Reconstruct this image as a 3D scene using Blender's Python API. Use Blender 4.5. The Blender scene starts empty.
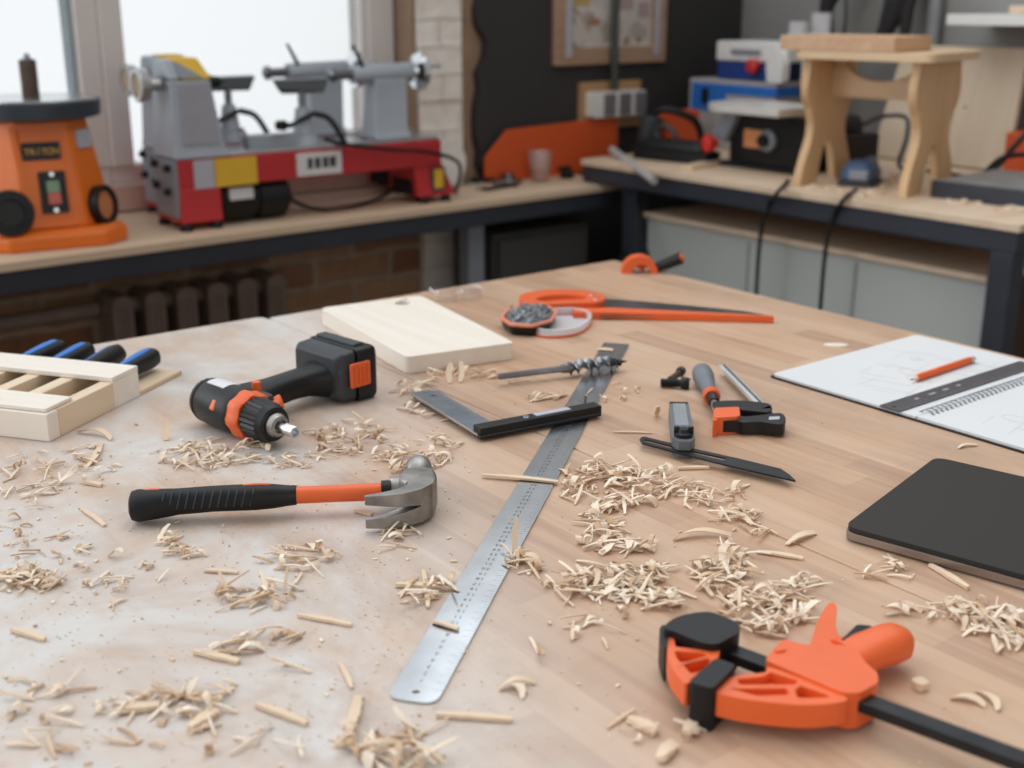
import bpy, bmesh, math, random
from mathutils import Vector, Matrix
from mathutils.geometry import tessellate_polygon

SC = bpy.context.scene
COL = SC.collection
PI = math.pi
R_ = math.radians
RNG = random.Random(7)

# ------------------------------------------------------------------ camera model (used to measure where things stand)
FPX = 1220.0
PITCH = math.atan(384.0 / FPX)
YAW = R_(52.4)
CAMH = 1.38
FW = (math.cos(YAW), math.sin(YAW))
RT = (math.sin(YAW), -math.cos(YAW))
ZT = 0.90            # workbench top
ZL = 0.86            # window bench top
ZR = 0.93            # wall bench top


def ray(px, py):
    u = (px - 512.0) / FPX
    v = (py - 384.0) / FPX
    h = math.cos(PITCH) - v * math.sin(PITCH)
    return Vector((h * FW[0] + u * RT[0], h * FW[1] + u * RT[1], -math.sin(PITCH) - v * math.cos(PITCH)))


def tz(px, py, z=ZT):
    r = ray(px, py)
    t = (z - CAMH) / r.z
    return Vector((r.x * t, r.y * t, z))


def ty(px, py, y):
    r = ray(px, py)
    t = y / r.y
    return Vector((r.x * t, y, CAMH + r.z * t))


def tx(px, py, x):
    r = ray(px, py)
    t = x / r.x
    return Vector((x, r.y * t, CAMH + r.z * t))


def trace(org, pts, z):
    """outline measured in the photograph, brought to the height z, relative to org"""
    out = []
    for p in pts:
        w = tz(p[0], p[1], z)
        out.append((w.x - org.x, w.y - org.y))
    return out


# ------------------------------------------------------------------ materials
def s2l(c):
    c = c / 255.0
    return c / 12.92 if c <= 0.04045 else ((c + 0.055) / 1.055) ** 2.4


def rgb(r, g, b):
    return (s2l(r), s2l(g), s2l(b), 1.0)


MATS = {}


def nn(nt, typ, **kw):
    n = nt.nodes.new(typ)
    for k, v in kw.items():
        if k in n.inputs:
            n.inputs[k].default_value = v
        else:
            setattr(n, k, v)
    return n


def base_mat(name):
    m = bpy.data.materials.new(name)
    m.use_nodes = True
    nt = m.node_tree
    return m, nt, nt.nodes['Principled BSDF']


def mat(name, col, rough=0.5, metal=0.0, var=0.06, scale=30.0, bump=0.0, coat=0.0, spec=0.5):
    if name in MATS:
        return MATS[name]
    m, nt, b = base_mat(name)
    b.inputs['Roughness'].default_value = rough
    b.inputs['Metallic'].default_value = metal
    b.inputs['Coat Weight'].default_value = coat
    b.inputs['Specular IOR Level'].default_value = spec
    tc = nn(nt, 'ShaderNodeTexCoord')
    no = nn(nt, 'ShaderNodeTexNoise', Scale=scale, Detail=4.0)
    nt.links.new(tc.outputs['Object'], no.inputs['Vector'])
    mx = nn(nt, 'ShaderNodeMix', data_type='RGBA')
    lo = tuple(max(0, c * (1 - var * 2.2)) for c in col[:3]) + (1,)
    hi = tuple(min(1, c * (1 + var * 2.2)) for c in col[:3]) + (1,)
    mx.inputs[6].default_value = lo
    mx.inputs[7].default_value = hi
    nt.links.new(no.outputs['Fac'], mx.inputs[0])
    nt.links.new(mx.outputs[2], b.inputs['Base Color'])
    if bump:
        bp = nn(nt, 'ShaderNodeBump', Strength=bump, Distance=0.002)
        nt.links.new(no.outputs['Fac'], bp.inputs['Height'])
        nt.links.new(bp.outputs['Normal'], b.inputs['Normal'])
    MATS[name] = m
    return m


def wood(name, c1, c2, axis=0, scale=1.0, rough=0.55, rings=0.5):
    """solid wood with grain along the given local axis"""
    if name in MATS:
        return MATS[name]
    m, nt, b = base_mat(name)
    tc = nn(nt, 'ShaderNodeTexCoord')
    mp = nn(nt, 'ShaderNodeMapping')
    sc = [40 * scale] * 3
    sc[axis] = 2.2 * scale
    mp.inputs['Scale'].default_value = sc
    nt.links.new(tc.outputs['Object'], mp.inputs['Vector'])
    n1 = nn(nt, 'ShaderNodeTexNoise', Scale=1.0, Detail=5.0, Distortion=0.6)
    nt.links.new(mp.outputs['Vector'], n1.inputs['Vector'])
    mp2 = nn(nt, 'ShaderNodeMapping')
    sc2 = [9 * scale] * 3
    sc2[axis] = 0.8 * scale
    mp2.inputs['Scale'].default_value = sc2
    nt.links.new(tc.outputs['Object'], mp2.inputs['Vector'])
    n2 = nn(nt, 'ShaderNodeTexNoise', Scale=1.0, Detail=2.0, Distortion=1.0)
    nt.links.new(mp2.outputs['Vector'], n2.inputs['Vector'])
    ad = nn(nt, 'ShaderNodeMath', operation='MULTIPLY_ADD')
    ad.inputs[1].default_value = rings
    nt.links.new(n2.outputs['Fac'], ad.inputs[0])
    sb = nn(nt, 'ShaderNodeMath', operation='MULTIPLY')
    sb.inputs[1].default_value = 1.0 - rings
    nt.links.new(n1.outputs['Fac'], sb.inputs[0])
    nt.links.new(sb.outputs[0], ad.inputs[2])
    cr = nn(nt, 'ShaderNodeValToRGB')
    cr.color_ramp.elements[0].position = 0.33
    cr.color_ramp.elements[0].color = c2
    cr.color_ramp.elements[1].position = 0.66
    cr.color_ramp.elements[1].color = c1
    nt.links.new(ad.outputs[0], cr.inputs['Fac'])
    nt.links.new(cr.outputs['Color'], b.inputs['Base Color'])
    b.inputs['Roughness'].default_value = rough
    bp = nn(nt, 'ShaderNodeBump', Strength=0.12, Distance=0.001)
    nt.links.new(n1.outputs['Fac'], bp.inputs['Height'])
    nt.links.new(bp.outputs['Normal'], b.inputs['Normal'])
    MATS[name] = m
    return m


def table_mat(name, dust):
    """strip-glued beech: staves along Y, each block its own tone, sawdust film, painted glare and stains on top"""
    m, nt, b = base_mat(name)
    L = nt.links.new
    tc = nn(nt, 'ShaderNodeTexCoord')
    sep = nn(nt, 'ShaderNodeSeparateXYZ')
    L(tc.outputs['Object'], sep.inputs[0])
    cb = nn(nt, 'ShaderNodeCombineXYZ')
    L(sep.outputs['Y'], cb.inputs['X'])
    L(sep.outputs['X'], cb.inputs['Y'])
    br = nn(nt, 'ShaderNodeTexBrick')
    br.offset = 0.37
    br.offset_frequency = 2
    br.squash = 0.8
    br.squash_frequency = 3
    br.inputs['Color1'].default_value = (0, 0, 0, 1)
    br.inputs['Color2'].default_value = (1, 1, 1, 1)
    br.inputs['Mortar'].default_value = (0.35, 0.35, 0.35, 1)
    br.inputs['Scale'].default_value = 1.0
    br.inputs['Mortar Size'].default_value = 0.0005
    br.inputs['Mortar Smooth'].default_value = 0.2
    br.inputs['Brick Width'].default_value = 0.36
    br.inputs['Row Height'].default_value = 0.043
    L(cb.outputs[0], br.inputs['Vector'])
    mp = nn(nt, 'ShaderNodeMapping')
    mp.inputs['Scale'].default_value = (85, 5, 20)
    L(tc.outputs['Object'], mp.inputs['Vector'])
    gr = nn(nt, 'ShaderNodeTexNoise', Scale=1.0, Detail=6.0, Distortion=0.5)
    L(mp.outputs['Vector'], gr.inputs['Vector'])
    ad = nn(nt, 'ShaderNodeMath', operation='MULTIPLY_ADD')
    ad.inputs[1].default_value = 0.42
    L(br.outputs['Color'], ad.inputs[0])
    g2 = nn(nt, 'ShaderNodeMath', operation='MULTIPLY')
    g2.inputs[1].default_value = 0.6
    L(gr.outputs['Fac'], g2.inputs[0])
    L(g2.outputs[0], ad.inputs[2])
    cr = nn(nt, 'ShaderNodeValToRGB')
    e = cr.color_ramp.elements
    e[0].position = 0.15
    e[0].color = rgb(156, 115, 86)
    e[1].position = 0.95
    e[1].color = rgb(206, 174, 145)
    k = e.new(0.5)
    k.color = rgb(189, 151, 119)
    L(ad.outputs[0], cr.inputs['Fac'])
    # sawdust rubbed into the wood, with window glare in the same white
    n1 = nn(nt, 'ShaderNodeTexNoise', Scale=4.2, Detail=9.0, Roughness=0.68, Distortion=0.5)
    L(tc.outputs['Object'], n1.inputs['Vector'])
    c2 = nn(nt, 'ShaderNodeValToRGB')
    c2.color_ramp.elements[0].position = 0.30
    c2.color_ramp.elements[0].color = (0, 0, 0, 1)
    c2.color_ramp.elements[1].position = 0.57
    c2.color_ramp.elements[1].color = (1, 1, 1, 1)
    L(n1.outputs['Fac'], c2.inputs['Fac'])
    # dust from the sawing plus painted window glare, towards the drill and hammer end
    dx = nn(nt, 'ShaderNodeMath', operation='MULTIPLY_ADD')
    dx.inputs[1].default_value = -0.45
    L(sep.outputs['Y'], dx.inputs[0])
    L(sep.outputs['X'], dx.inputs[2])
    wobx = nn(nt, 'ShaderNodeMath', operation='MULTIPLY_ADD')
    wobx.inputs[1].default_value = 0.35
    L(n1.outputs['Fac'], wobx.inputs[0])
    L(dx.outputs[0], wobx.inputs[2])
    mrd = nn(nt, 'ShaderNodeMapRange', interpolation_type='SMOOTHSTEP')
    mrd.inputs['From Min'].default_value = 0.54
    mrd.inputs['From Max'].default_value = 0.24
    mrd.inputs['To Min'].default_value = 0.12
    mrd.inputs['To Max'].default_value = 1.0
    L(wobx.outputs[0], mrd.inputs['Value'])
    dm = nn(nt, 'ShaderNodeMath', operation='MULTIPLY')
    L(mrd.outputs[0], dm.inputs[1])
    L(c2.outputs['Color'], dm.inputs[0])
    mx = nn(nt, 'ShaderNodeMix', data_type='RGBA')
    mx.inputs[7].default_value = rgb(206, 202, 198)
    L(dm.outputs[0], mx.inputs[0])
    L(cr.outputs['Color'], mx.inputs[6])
    # grey worn stains
    n2 = nn(nt, 'ShaderNodeTexNoise', Scale=5.5, Detail=7.0, Roughness=0.7)
    mp3 = nn(nt, 'ShaderNodeMapping')
    mp3.inputs['Location'].default_value = (3.1, 1.7, 0)
    mp3.inputs['Scale'].default_value = (1.0, 0.45, 1)
    L(tc.outputs['Object'], mp3.inputs['Vector'])
    L(mp3.outputs['Vector'], n2.inputs['Vector'])
    c3 = nn(nt, 'ShaderNodeValToRGB')
    c3.color_ramp.elements[0].position = 0.53
    c3.color_ramp.elements[0].color = (0, 0, 0, 1)
    c3.color_ramp.elements[1].position = 0.78
    c3.color_ramp.elements[1].color = (0.7, 0.7, 0.7, 1)
    L(n2.outputs['Fac'], c3.inputs['Fac'])
    m2 = nn(nt, 'ShaderNodeMix', data_type='RGBA')
    m2.inputs[7].default_value = rgb(150, 128, 112)
    L(c3.outputs['Color'], m2.inputs[0])
    L(mx.outputs[2], m2.inputs[6])
    L(m2.outputs[2], b.inputs['Base Color'])
    rr = nn(nt, 'ShaderNodeMapRange')
    rr.inputs['To Min'].default_value = 0.36
    rr.inputs['To Max'].default_value = 0.62
    L(n1.outputs['Fac'], rr.inputs['Value'])
    L(rr.outputs[0], b.inputs['Roughness'])
    bp = nn(nt, 'ShaderNodeBump', Strength=0.10, Distance=0.0008)
    L(gr.outputs['Fac'], bp.inputs['Height'])
    L(bp.outputs['Normal'], b.inputs['Normal'])
    return m


def brick_mat(name, c1, c2, mortar, w=0.25, h=0.078, ms=0.010, bump=0.6, rough=0.85, dirt=0.5):
    m, nt, b = base_mat(name)
    L = nt.links.new
    tc = nn(nt, 'ShaderNodeTexCoord')
    sep = nn(nt, 'ShaderNodeSeparateXYZ')
    L(tc.outputs['Object'], sep.inputs[0])
    ax = nn(nt, 'ShaderNodeMath', operation='ADD')
    L(sep.outputs['X'], ax.inputs[0])
    L(sep.outputs['Y'], ax.inputs[1])
    cb = nn(nt, 'ShaderNodeCombineXYZ')
    L(ax.outputs[0], cb.inputs['X'])
    L(sep.outputs['Z'], cb.inputs['Y'])
    wob = nn(nt, 'ShaderNodeTexNoise', Scale=9.0, Detail=3.0)
    L(tc.outputs['Object'], wob.inputs['Vector'])
    wv = nn(nt, 'ShaderNodeVectorMath', operation='SCALE')
    wv.inputs['Scale'].default_value = 0.03
    L(wob.outputs['Color'], wv.inputs[0])
    va = nn(nt, 'ShaderNodeVectorMath', operation='ADD')
    L(cb.outputs[0], va.inputs[0])
    L(wv.outputs[0], va.inputs[1])
    br = nn(nt, 'ShaderNodeTexBrick')
    br.inputs['Color1'].default_value = c1
    br.inputs['Color2'].default_value = c2
    br.inputs['Mortar'].default_value = mortar
    br.inputs['Scale'].default_value = 1.0
    br.inputs['Mortar Size'].default_value = ms
    br.inputs['Mortar Smooth'].default_value = 0.6
    br.inputs['Brick Width'].default_value = w
    br.inputs['Row Height'].default_value = h
    L(va.outputs[0], br.inputs['Vector'])
    n = nn(nt, 'ShaderNodeTexNoise', Scale=25.0, Detail=5.0)
    L(tc.outputs['Object'], n.inputs['Vector'])
    mx = nn(nt, 'ShaderNodeMix', data_type='RGBA', blend_type='MULTIPLY')
    mx.inputs[0].default_value = 0.55
    cr = nn(nt, 'ShaderNodeValToRGB')
    cr.color_ramp.elements[0].position = 0.3
    cr.color_ramp.elements[0].color = (dirt, dirt * .97, dirt * .93, 1)
    cr.color_ramp.elements[1].position = 0.6
    cr.color_ramp.elements[1].color = (1, 1, 1, 1)
    L(n.outputs['Fac'], cr.inputs['Fac'])
    L(br.outputs['Color'], mx.inputs[6])
    L(cr.outputs['Color'], mx.inputs[7])
    L(mx.outputs[2], b.inputs['Base Color'])
    b.inputs['Roughness'].default_value = rough
    sm = nn(nt, 'ShaderNodeMath', operation='MULTIPLY_ADD')
    sm.inputs[1].default_value = -1.0
    L(br.outputs['Fac'], sm.inputs[0])
    L(n.outputs['Fac'], sm.inputs[2])
    bp = nn(nt, 'ShaderNodeBump', Strength=bump, Distance=0.008)
    L(sm.outputs[0], bp.inputs['Height'])
    L(bp.outputs['Normal'], b.inputs['Normal'])
    return m


def clear_mat(name, tint, gloss=0.08, diffuse=0.0, rough=0.05):
    m = bpy.data.materials.new(name)
    m.use_nodes = True
    nt = m.node_tree
    nt.nodes.clear()
    L = nt.links.new
    o = nn(nt, 'ShaderNodeOutputMaterial')
    t = nn(nt, 'ShaderNodeBsdfTransparent')
    t.inputs['Color'].default_value = tint
    g = nn(nt, 'ShaderNodeBsdfGlossy')
    g.inputs['Roughness'].default_value = rough
    a = nn(nt, 'ShaderNodeMixShader')
    a.inputs[0].default_value = gloss
    L(t.outputs[0], a.inputs[1])
    L(g.outputs[0], a.inputs[2])
    if diffuse:
        d = nn(nt, 'ShaderNodeBsdfDiffuse')
        d.inputs['Color'].default_value = (0.85, 0.85, 0.88, 1)
        c = nn(nt, 'ShaderNodeMixShader')
        c.inputs[0].default_value = diffuse
        L(a.outputs[0], c.inputs[1])
        L(d.outputs[0], c.inputs[2])
        L(c.outputs[0], o.inputs['Surface'])
    else:
        L(a.outputs[0], o.inputs['Surface'])
    return m


def shaving_mat():
    m, nt, b = base_mat('pale_pine_shavings')
    L = nt.links.new
    ge = nn(nt, 'ShaderNodeNewGeometry')
    cr = nn(nt, 'ShaderNodeValToRGB')
    e = cr.color_ramp.elements
    e[0].position = 0.0
    e[0].color = rgb(188, 152, 118)
    e[1].position = 1.0
    e[1].color = rgb(238, 224, 206)
    k = e.new(0.35)
    k.color = rgb(222, 198, 171)
    L(ge.outputs['Random Per Island'], cr.inputs['Fac'])
    L(cr.outputs['Color'], b.inputs['Base Color'])
    b.inputs['Roughness'].default_value = 0.7
    return m


ORANGE = mat('orange_plastic', rgb(226, 98, 44), 0.42, 0, 0.04)
ORANGE2 = mat('orange_machine_paint', rgb(226, 112, 28), 0.4, 0, 0.05, 8)
ORANGED = mat('orange_board_paint', rgb(205, 84, 34), 0.6, 0, 0.06, 8)
BLACK = mat('black_plastic', rgb(21, 21, 23), 0.42, 0, 0.2, 60, 0.08, spec=0.35)
RUBBER = mat('black_rubber', rgb(22, 22, 24), 0.45, 0, 0.25, 40, 0.15, spec=0.3)
DGREY = mat('dark_grey_plastic', rgb(48, 51, 56), 0.5, 0, 0.1, 40)
STEEL = mat('bright_steel', rgb(205, 208, 212), 0.28, 1.0, 0.1, 20)
RULERM = mat('brushed_ruler_steel', rgb(206, 210, 214), 0.24, 1.0, 0.16, 14)
DSTEEL = mat('dark_steel', rgb(138, 140, 144), 0.28, 1.0, 0.3, 25)
FORGED = mat('forged_steel', rgb(150, 147, 143), 0.44, 0.85, 0.35, 45, 0.35)
BLUED = mat('blackened_steel', rgb(46, 47, 50), 0.4, 0.7, 0.3, 30)
NAVY = mat('navy_black_steel_paint', rgb(44, 48, 58), 0.45, 0, 0.12, 12)
WHITEP = mat('white_plastic', rgb(228, 228, 226), 0.45, 0, 0.03)
LGREY = mat('light_grey_cast_paint', rgb(162, 170, 180), 0.42, 0, 0.05, 12)
MGREY = mat('mid_grey_paint', rgb(132, 139, 148), 0.45, 0, 0.06, 12)
RED = mat('red_machine_paint', rgb(184, 44, 48), 0.42, 0, 0.06, 10)
DARKRED = mat('red_plastic', rgb(208, 50, 44), 0.4, 0, 0.05)
YELLOW = mat('yellow_sticker', rgb(222, 178, 52), 0.55, 0, 0.05)
LABELW = mat('white_sticker', rgb(214, 214, 216), 0.55, 0, 0.04)
LABELG = mat('grey_sticker', rgb(176, 178, 188), 0.55, 0, 0.05)
PAPER = mat('white_paper', rgb(212, 213, 214), 0.8, 0, 0.02, 6)
GRAPH = mat('graphite', rgb(176, 177, 182), 0.7)
GRAPHD = mat('printed_black', rgb(58, 60, 66), 0.6)
BLUE = mat('blue_plastic', rgb(40, 112, 196), 0.42, 0, 0.08)
BLUED2 = mat('blue_grey_tool_body', rgb(58, 84, 116), 0.5, 0, 0.15, 30)
ALU = mat('space_grey_aluminium', rgb(46, 43, 41), 0.55, 0.2, 0.03, 5, spec=0.3)
ALUE = mat('aluminium_edge', rgb(150, 138, 130), 0.35, 0.8, 0.03, 5)
CREAM = mat('cream_cast', rgb(222, 208, 188), 0.5, 0, 0.08)
PINE = wood('pale_pine', rgb(238, 231, 222), rgb(228, 217, 202), 1)
PINEX = wood('pale_pine_lengthwise', rgb(232, 214, 190), rgb(212, 184, 152), 0)
PINEZ = wood('stool_pine', rgb(222, 188, 146), rgb(198, 158, 114), 2)
PINES = wood('stool_pine_seat', rgb(226, 198, 162), rgb(204, 170, 130), 1)
ENDG = wood('laminated_pine', rgb(214, 184, 148), rgb(196, 150, 118), 0, 1.4)
PLY = wood('dusty_plywood', rgb(222, 200, 176), rgb(204, 178, 150), 0, 0.6, 0.6)
PLYL = wood('light_plywood', rgb(206, 190, 168), rgb(192, 172, 148), 2, 0.5, 0.6)
SHAV = shaving_mat()
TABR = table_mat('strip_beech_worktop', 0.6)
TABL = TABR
SILV = mat('dull_silver', rgb(206, 206, 206), 0.35, 0.35, 0.05)
CLEAR = clear_mat('clear_plastic', (0.93, 0.94, 0.95, 1), 0.10, 0.10)
CLEARW = clear_mat('milky_clear_plastic', (0.9, 0.88, 0.88, 1), 0.10, 0.5, 0.15)
GLASS = clear_mat('window_glass', (0.71, 0.705, 0.695, 1), 0.03)


# ------------------------------------------------------------------ mesh helpers
def B():
    return bmesh.new()


def put(bm, verts, faces):
    vs = [bm.verts.new(v) for v in verts]
    for f in faces:
        try:
            bm.faces.new([vs[i] for i in f])
        except ValueError:
            pass
    return vs


def box(bm, c, s, rz=0.0, M=None):
    hx, hy, hz = s[0] / 2, s[1] / 2, s[2] / 2
    v = [Vector((x, y, z)) for z in (-hz, hz) for y in (-hy, hy) for x in (-hx, hx)]
    rot = Matrix.Rotation(rz, 3, 'Z') if M is None else M
    v = [rot @ p + Vector(c) for p in v]
    put(bm, v, [(0, 2, 3, 1), (4, 5, 7, 6), (0, 1, 5, 4), (2, 6, 7, 3), (0, 4, 6, 2), (1, 3, 7, 5)])


def box2(bm, a, b):
    box(bm, [(a[i] + b[i]) / 2 for i in range(3)], [abs(b[i] - a[i]) for i in range(3)])


def basis(d, up=None):
    d = Vector(d).normalized()
    u = Vector(up) if up is not None else (Vector((0, 0, 1)) if abs(d.z) < 0.95 else Vector((1, 0, 0)))
    a = u.cross(d)
    a.normalize()
    return a, d.cross(a), d


def rev(bm, p0, d, prof, seg=24, caps=True):
    """surface of revolution: prof = [(distance along d, radius)]"""
    a, b, d = basis(d)
    p0 = Vector(p0)
    rings = []
    for h, r in prof:
        rings.append([p0 + d * h + (a * math.cos(2 * PI * i / seg) + b * math.sin(2 * PI * i / seg)) * r for i in range(seg)])
    loft(bm, rings, caps)


def cyl(bm, p0, p1, r0, r1=None, seg=20):
    p0, p1 = Vector(p0), Vector(p1)
    L = (p1 - p0).length
    rev(bm, p0, p1 - p0, [(0, r0), (L, r0 if r1 is None else r1)], seg)


def loft(bm, rings, caps=True):
    n = len(rings[0])
    V = [[bm.verts.new(p) for p in r] for r in rings]
    for k in range(len(V) - 1):
        for i in range(n):
            j = (i + 1) % n
            bm.faces.new((V[k][i], V[k][j], V[k + 1][j], V[k + 1][i]))
    if caps:
        bm.faces.new(list(reversed(V[0])))
        bm.faces.new(V[-1])


def smooth_path(pts, n=6):
    P = [Vector(p) for p in pts]
    if len(P) < 3:
        return P
    out = []
    Q = [P[0] * 2 - P[1]] + P + [P[-1] * 2 - P[-2]]
    for i in range(1, len(Q) - 2):
        p0, p1, p2, p3 = Q[i - 1:i + 3]
        for k in range(n):
            t = k / n
            out.append(0.5 * ((2 * p1) + (p2 - p0) * t + (2 * p0 - 5 * p1 + 4 * p2 - p3) * t * t + (3 * p1 - p0 - 3 * p2 + p3) * t ** 3))
    out.append(P[-1])
    return out


def tube(bm, pts, r, seg=8, n=6, r1=None):
    P = smooth_path(pts, n) if n > 1 else [Vector(p) for p in pts]
    rings = []
    prev = None
    for i, p in enumerate(P):
        d = (P[min(i + 1, len(P) - 1)] - P[max(i - 1, 0)])
        if d.length < 1e-9:
            continue
        d.normalize()
        if prev is None:
            a, b, _ = basis(d)
        else:
            a = prev - d * prev.dot(d)
            a.normalize()
            b = d.cross(a)
        prev = a
        rr = r if r1 is None else r + (r1 - r) * i / (len(P) - 1)
        rings.append([p + (a * math.cos(2 * PI * k / seg) + b * math.sin(2 * PI * k / seg)) * rr for k in range(seg)])
    loft(bm, rings)


def area2(poly):
    return sum(poly[i][0] * poly[(i + 1) % len(poly)][1] - poly[(i + 1) % len(poly)][0] * poly[i][1] for i in range(len(poly))) / 2


def prism(bm, poly, z0, z1, holes=(), M=None, taper=None):
    """polygon in local XY pulled from z0 to z1; M (4x4) moves the result"""
    poly = [tuple(p[:2]) for p in poly]
    if area2(poly) < 0:
        poly = poly[::-1]
    hs = []
    for h in holes:
        h = [tuple(p[:2]) for p in h]
        if area2(h) > 0:
            h = h[::-1]
        hs.append(h)
    loops = [poly] + hs
    tris = tessellate_polygon([[Vector((x, y, 0)) for x, y in lp] for lp in loops])
    flat = [p for lp in loops for p in lp]
    M = M or Matrix.Identity(4)
    top = flat if taper is None else [(taper(x, y)) for x, y in flat]
    lo = [bm.verts.new(M @ Vector((x, y, z0))) for x, y in flat]
    hi = [bm.verts.new(M @ Vector((x, y, z1))) for x, y in top]
    if len(loops) == 1 and len(flat) < 9:
        bm.faces.new(hi)
        bm.faces.new(lo[::-1])
    else:
        for t in tris:
            a, b, c = [Vector((flat[i][0], flat[i][1], 0)) for i in t]
            t = t if (b - a).cross(c - a).z > 0 else t[::-1]
            try:
                bm.faces.new([hi[i] for i in t])
                bm.faces.new([lo[i] for i in reversed(t)])
            except ValueError:
                pass
    k = 0
    for lp in loops:
        n = len(lp)
        for i in range(n):
            j = (i + 1) % n
            bm.faces.new((lo[k + i], lo[k + j], hi[k + j], hi[k + i]))
        k += n


def fillet(poly, r, seg=5):
    out = []
    n = len(poly)
    for i in range(n):
        a, b, c = Vector(poly[i - 1][:2]), Vector(poly[i][:2]), Vector(poly[(i + 1) % n][:2])
        rr = r[i] if isinstance(r, (list, tuple)) else r
        u, v = (a - b), (c - b)
        k = min(rr, u.length * 0.49, v.length * 0.49)
        if k < 1e-6:
            out.append(tuple(b))
            continue
        p, q = b + u.normalized() * k, b + v.normalized() * k
        for s in range(seg + 1):
            t = s / seg
            w = p * (1 - t) ** 2 + b * 2 * t * (1 - t) + q * t * t
            out.append(tuple(w))
    return out


def rect(x0, y0, x1, y1, r=0.0, seg=5):
    p = [(x0, y0), (x1, y0), (x1, y1), (x0, y1)]
    return fillet(p, r, seg) if r else p


def circ(cx, cy, r, n=24, ry=None):
    return [(cx + r * math.cos(2 * PI * i / n), cy + (ry or r) * math.sin(2 * PI * i / n)) for i in range(n)]


def spline2(pts, n=5, closed=True):
    P = [Vector((p[0], p[1], 0)) for p in pts]
    m = len(P)
    out = []
    for i in range(m if closed else m - 1):
        p0, p1, p2, p3 = P[(i - 1) % m], P[i], P[(i + 1) % m], P[(i + 2) % m]
        for k in range(n):
            t = k / n
            w = 0.5 * ((2 * p1) + (p2 - p0) * t + (2 * p0 - 5 * p1 + 4 * p2 - p3) * t * t + (3 * p1 - p0 - 3 * p2 + p3) * t ** 3)
            out.append((w.x, w.y))
    return out


# plane facing -Y (front of the window bench things): local X -> X, local Y -> Z, pulled along +Y
FRONT = Matrix(((1, 0, 0, 0), (0, 0, 1, 0), (0, 1, 0, 0), (0, 0, 0, 1)))
# plane facing -X: local X -> Y, local Y -> Z, pulled along X
SIDE = Matrix(((0, 0, 1, 0), (1, 0, 0, 0), (0, 1, 0, 0), (0, 0, 0, 1)))


def link(name, bm, material, parent=None, bevel=0.0, seg=2, angle=38, smooth=True):
    bmesh.ops.remove_doubles(bm, verts=bm.verts, dist=1e-6)
    bmesh.ops.recalc_face_normals(bm, faces=bm.faces)
    me = bpy.data.meshes.new(name)
    bm.to_mesh(me)
    bm.free()
    if smooth:
        for p in me.polygons:
            p.use_smooth = True
        me.set_sharp_from_angle(angle=R_(angle))
    me.materials.append(material)
    o = bpy.data.objects.new(name, me)
    COL.objects.link(o)
    if parent is not None:
        o.parent = parent
    if bevel:
        b = o.modifiers.new('edge', 'BEVEL')
        b.width = bevel
        b.segments = seg
        b.limit_method = 'ANGLE'
        b.angle_limit = R_(angle)
        b.harden_normals = True
    return o


def part(name, bm, material, parent, bevel=0.0, label=None, **kw):
    o = link(name, bm, material, parent, bevel, **kw)
    if label:
        o['label'] = label
    return o


def tag(o, label, cat, group=None, kind=None):
    o['label'] = label
    o['category'] = cat
    if group:
        o['group'] = group
    if kind:
        o['kind'] = kind
    return o


def thing(name, label, cat, loc=(0, 0, 0), rz=0.0, group=None):
    o = bpy.data.objects.new(name, None)
    o.empty_display_size = 0.05
    COL.objects.link(o)
    o.location = loc
    o.rotation_euler = (0, 0, rz)
    return tag(o, label, cat, group)


def struct(name, bm, material, parent=None, bevel=0.0, smooth=False):
    o = link(name, bm, material, parent, bevel, smooth=smooth)
    if parent is None:
        o['kind'] = 'structure'
    return o


def dup(o, parent=None):
    c = o.copy()
    COL.objects.link(c)
    c.parent = parent
    for ch in [x for x in COL.objects if x.parent == o]:
        dup(ch, c)
    return c


GLY = {}


def glyph(ch):
    if ch not in GLY:
        cu = bpy.data.curves.new('glyph', 'FONT')
        cu.body = ch
        cu.size = 1.0
        cu.align_x = 'CENTER'
        cu.align_y = 'CENTER'
        ob = bpy.data.objects.new('glyph', cu)
        me = ob.to_mesh()
        GLY[ch] = ([tuple(v.co) for v in me.vertices], [tuple(p.vertices) for p in me.polygons])
        ob.to_mesh_clear()
        bpy.data.objects.remove(ob)
        bpy.data.curves.remove(cu)
    return GLY[ch]


def text(bm, s, size, M, adv=0.62):
    n = len(s)
    for i, ch in enumerate(s):
        if ch == ' ':
            continue
        v, f = glyph(ch)
        dx = (i - (n - 1) / 2) * adv
        put(bm, [M @ Vector(((x + dx) * size, y * size, 0)) for x, y, z in v], f)
SKY_ROOM = (0.33, 0.325, 0.32)
SKY_WIN = (1.9, 2.0, 2.1)
L_WIN = 20.0
L_TOPFILL = 11.5
L_REARFILL = 13.0
EXPO = 0.0
# ================================================================== THE ROOM
floor_m = wood('worn_floor_boards', rgb(112, 82, 60), rgb(78, 56, 42), 1, 0.25, 0.7)
bm = B(); box2(bm, (-2.0, -1.2, -0.1), (5.0, 3.4, 0.0)); struct('floor', bm, floor_m)
RAWB = brick_mat('old_brown_brick', rgb(186, 150, 118), rgb(140, 98, 70), rgb(176, 156, 136), ms=0.012, dirt=0.6)
WHB = brick_mat('white_painted_brick', rgb(246, 242, 236), rgb(236, 230, 222), rgb(214, 204, 192), w=0.16, h=0.079, ms=0.003, dirt=0.8)
REVB = mat('bare_reveal_render', rgb(150, 126, 104), 0.9, 0, 0.15, 18, 0.5)
DARKP = mat('anthracite_wall_paint', rgb(50, 49, 49), 0.75, 0, 0.07, 14, 0.15)
GREYP = mat('grey_wall_paint', rgb(146, 145, 142), 0.8, 0, 0.04, 6, 0.1)
PVC = mat('white_window_frame', rgb(214, 210, 208), 0.45, 0, 0.02, 6)
SILLP = mat('pinkish_sill_paint', rgb(206, 178, 168), 0.5, 0, 0.04, 8)

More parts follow.
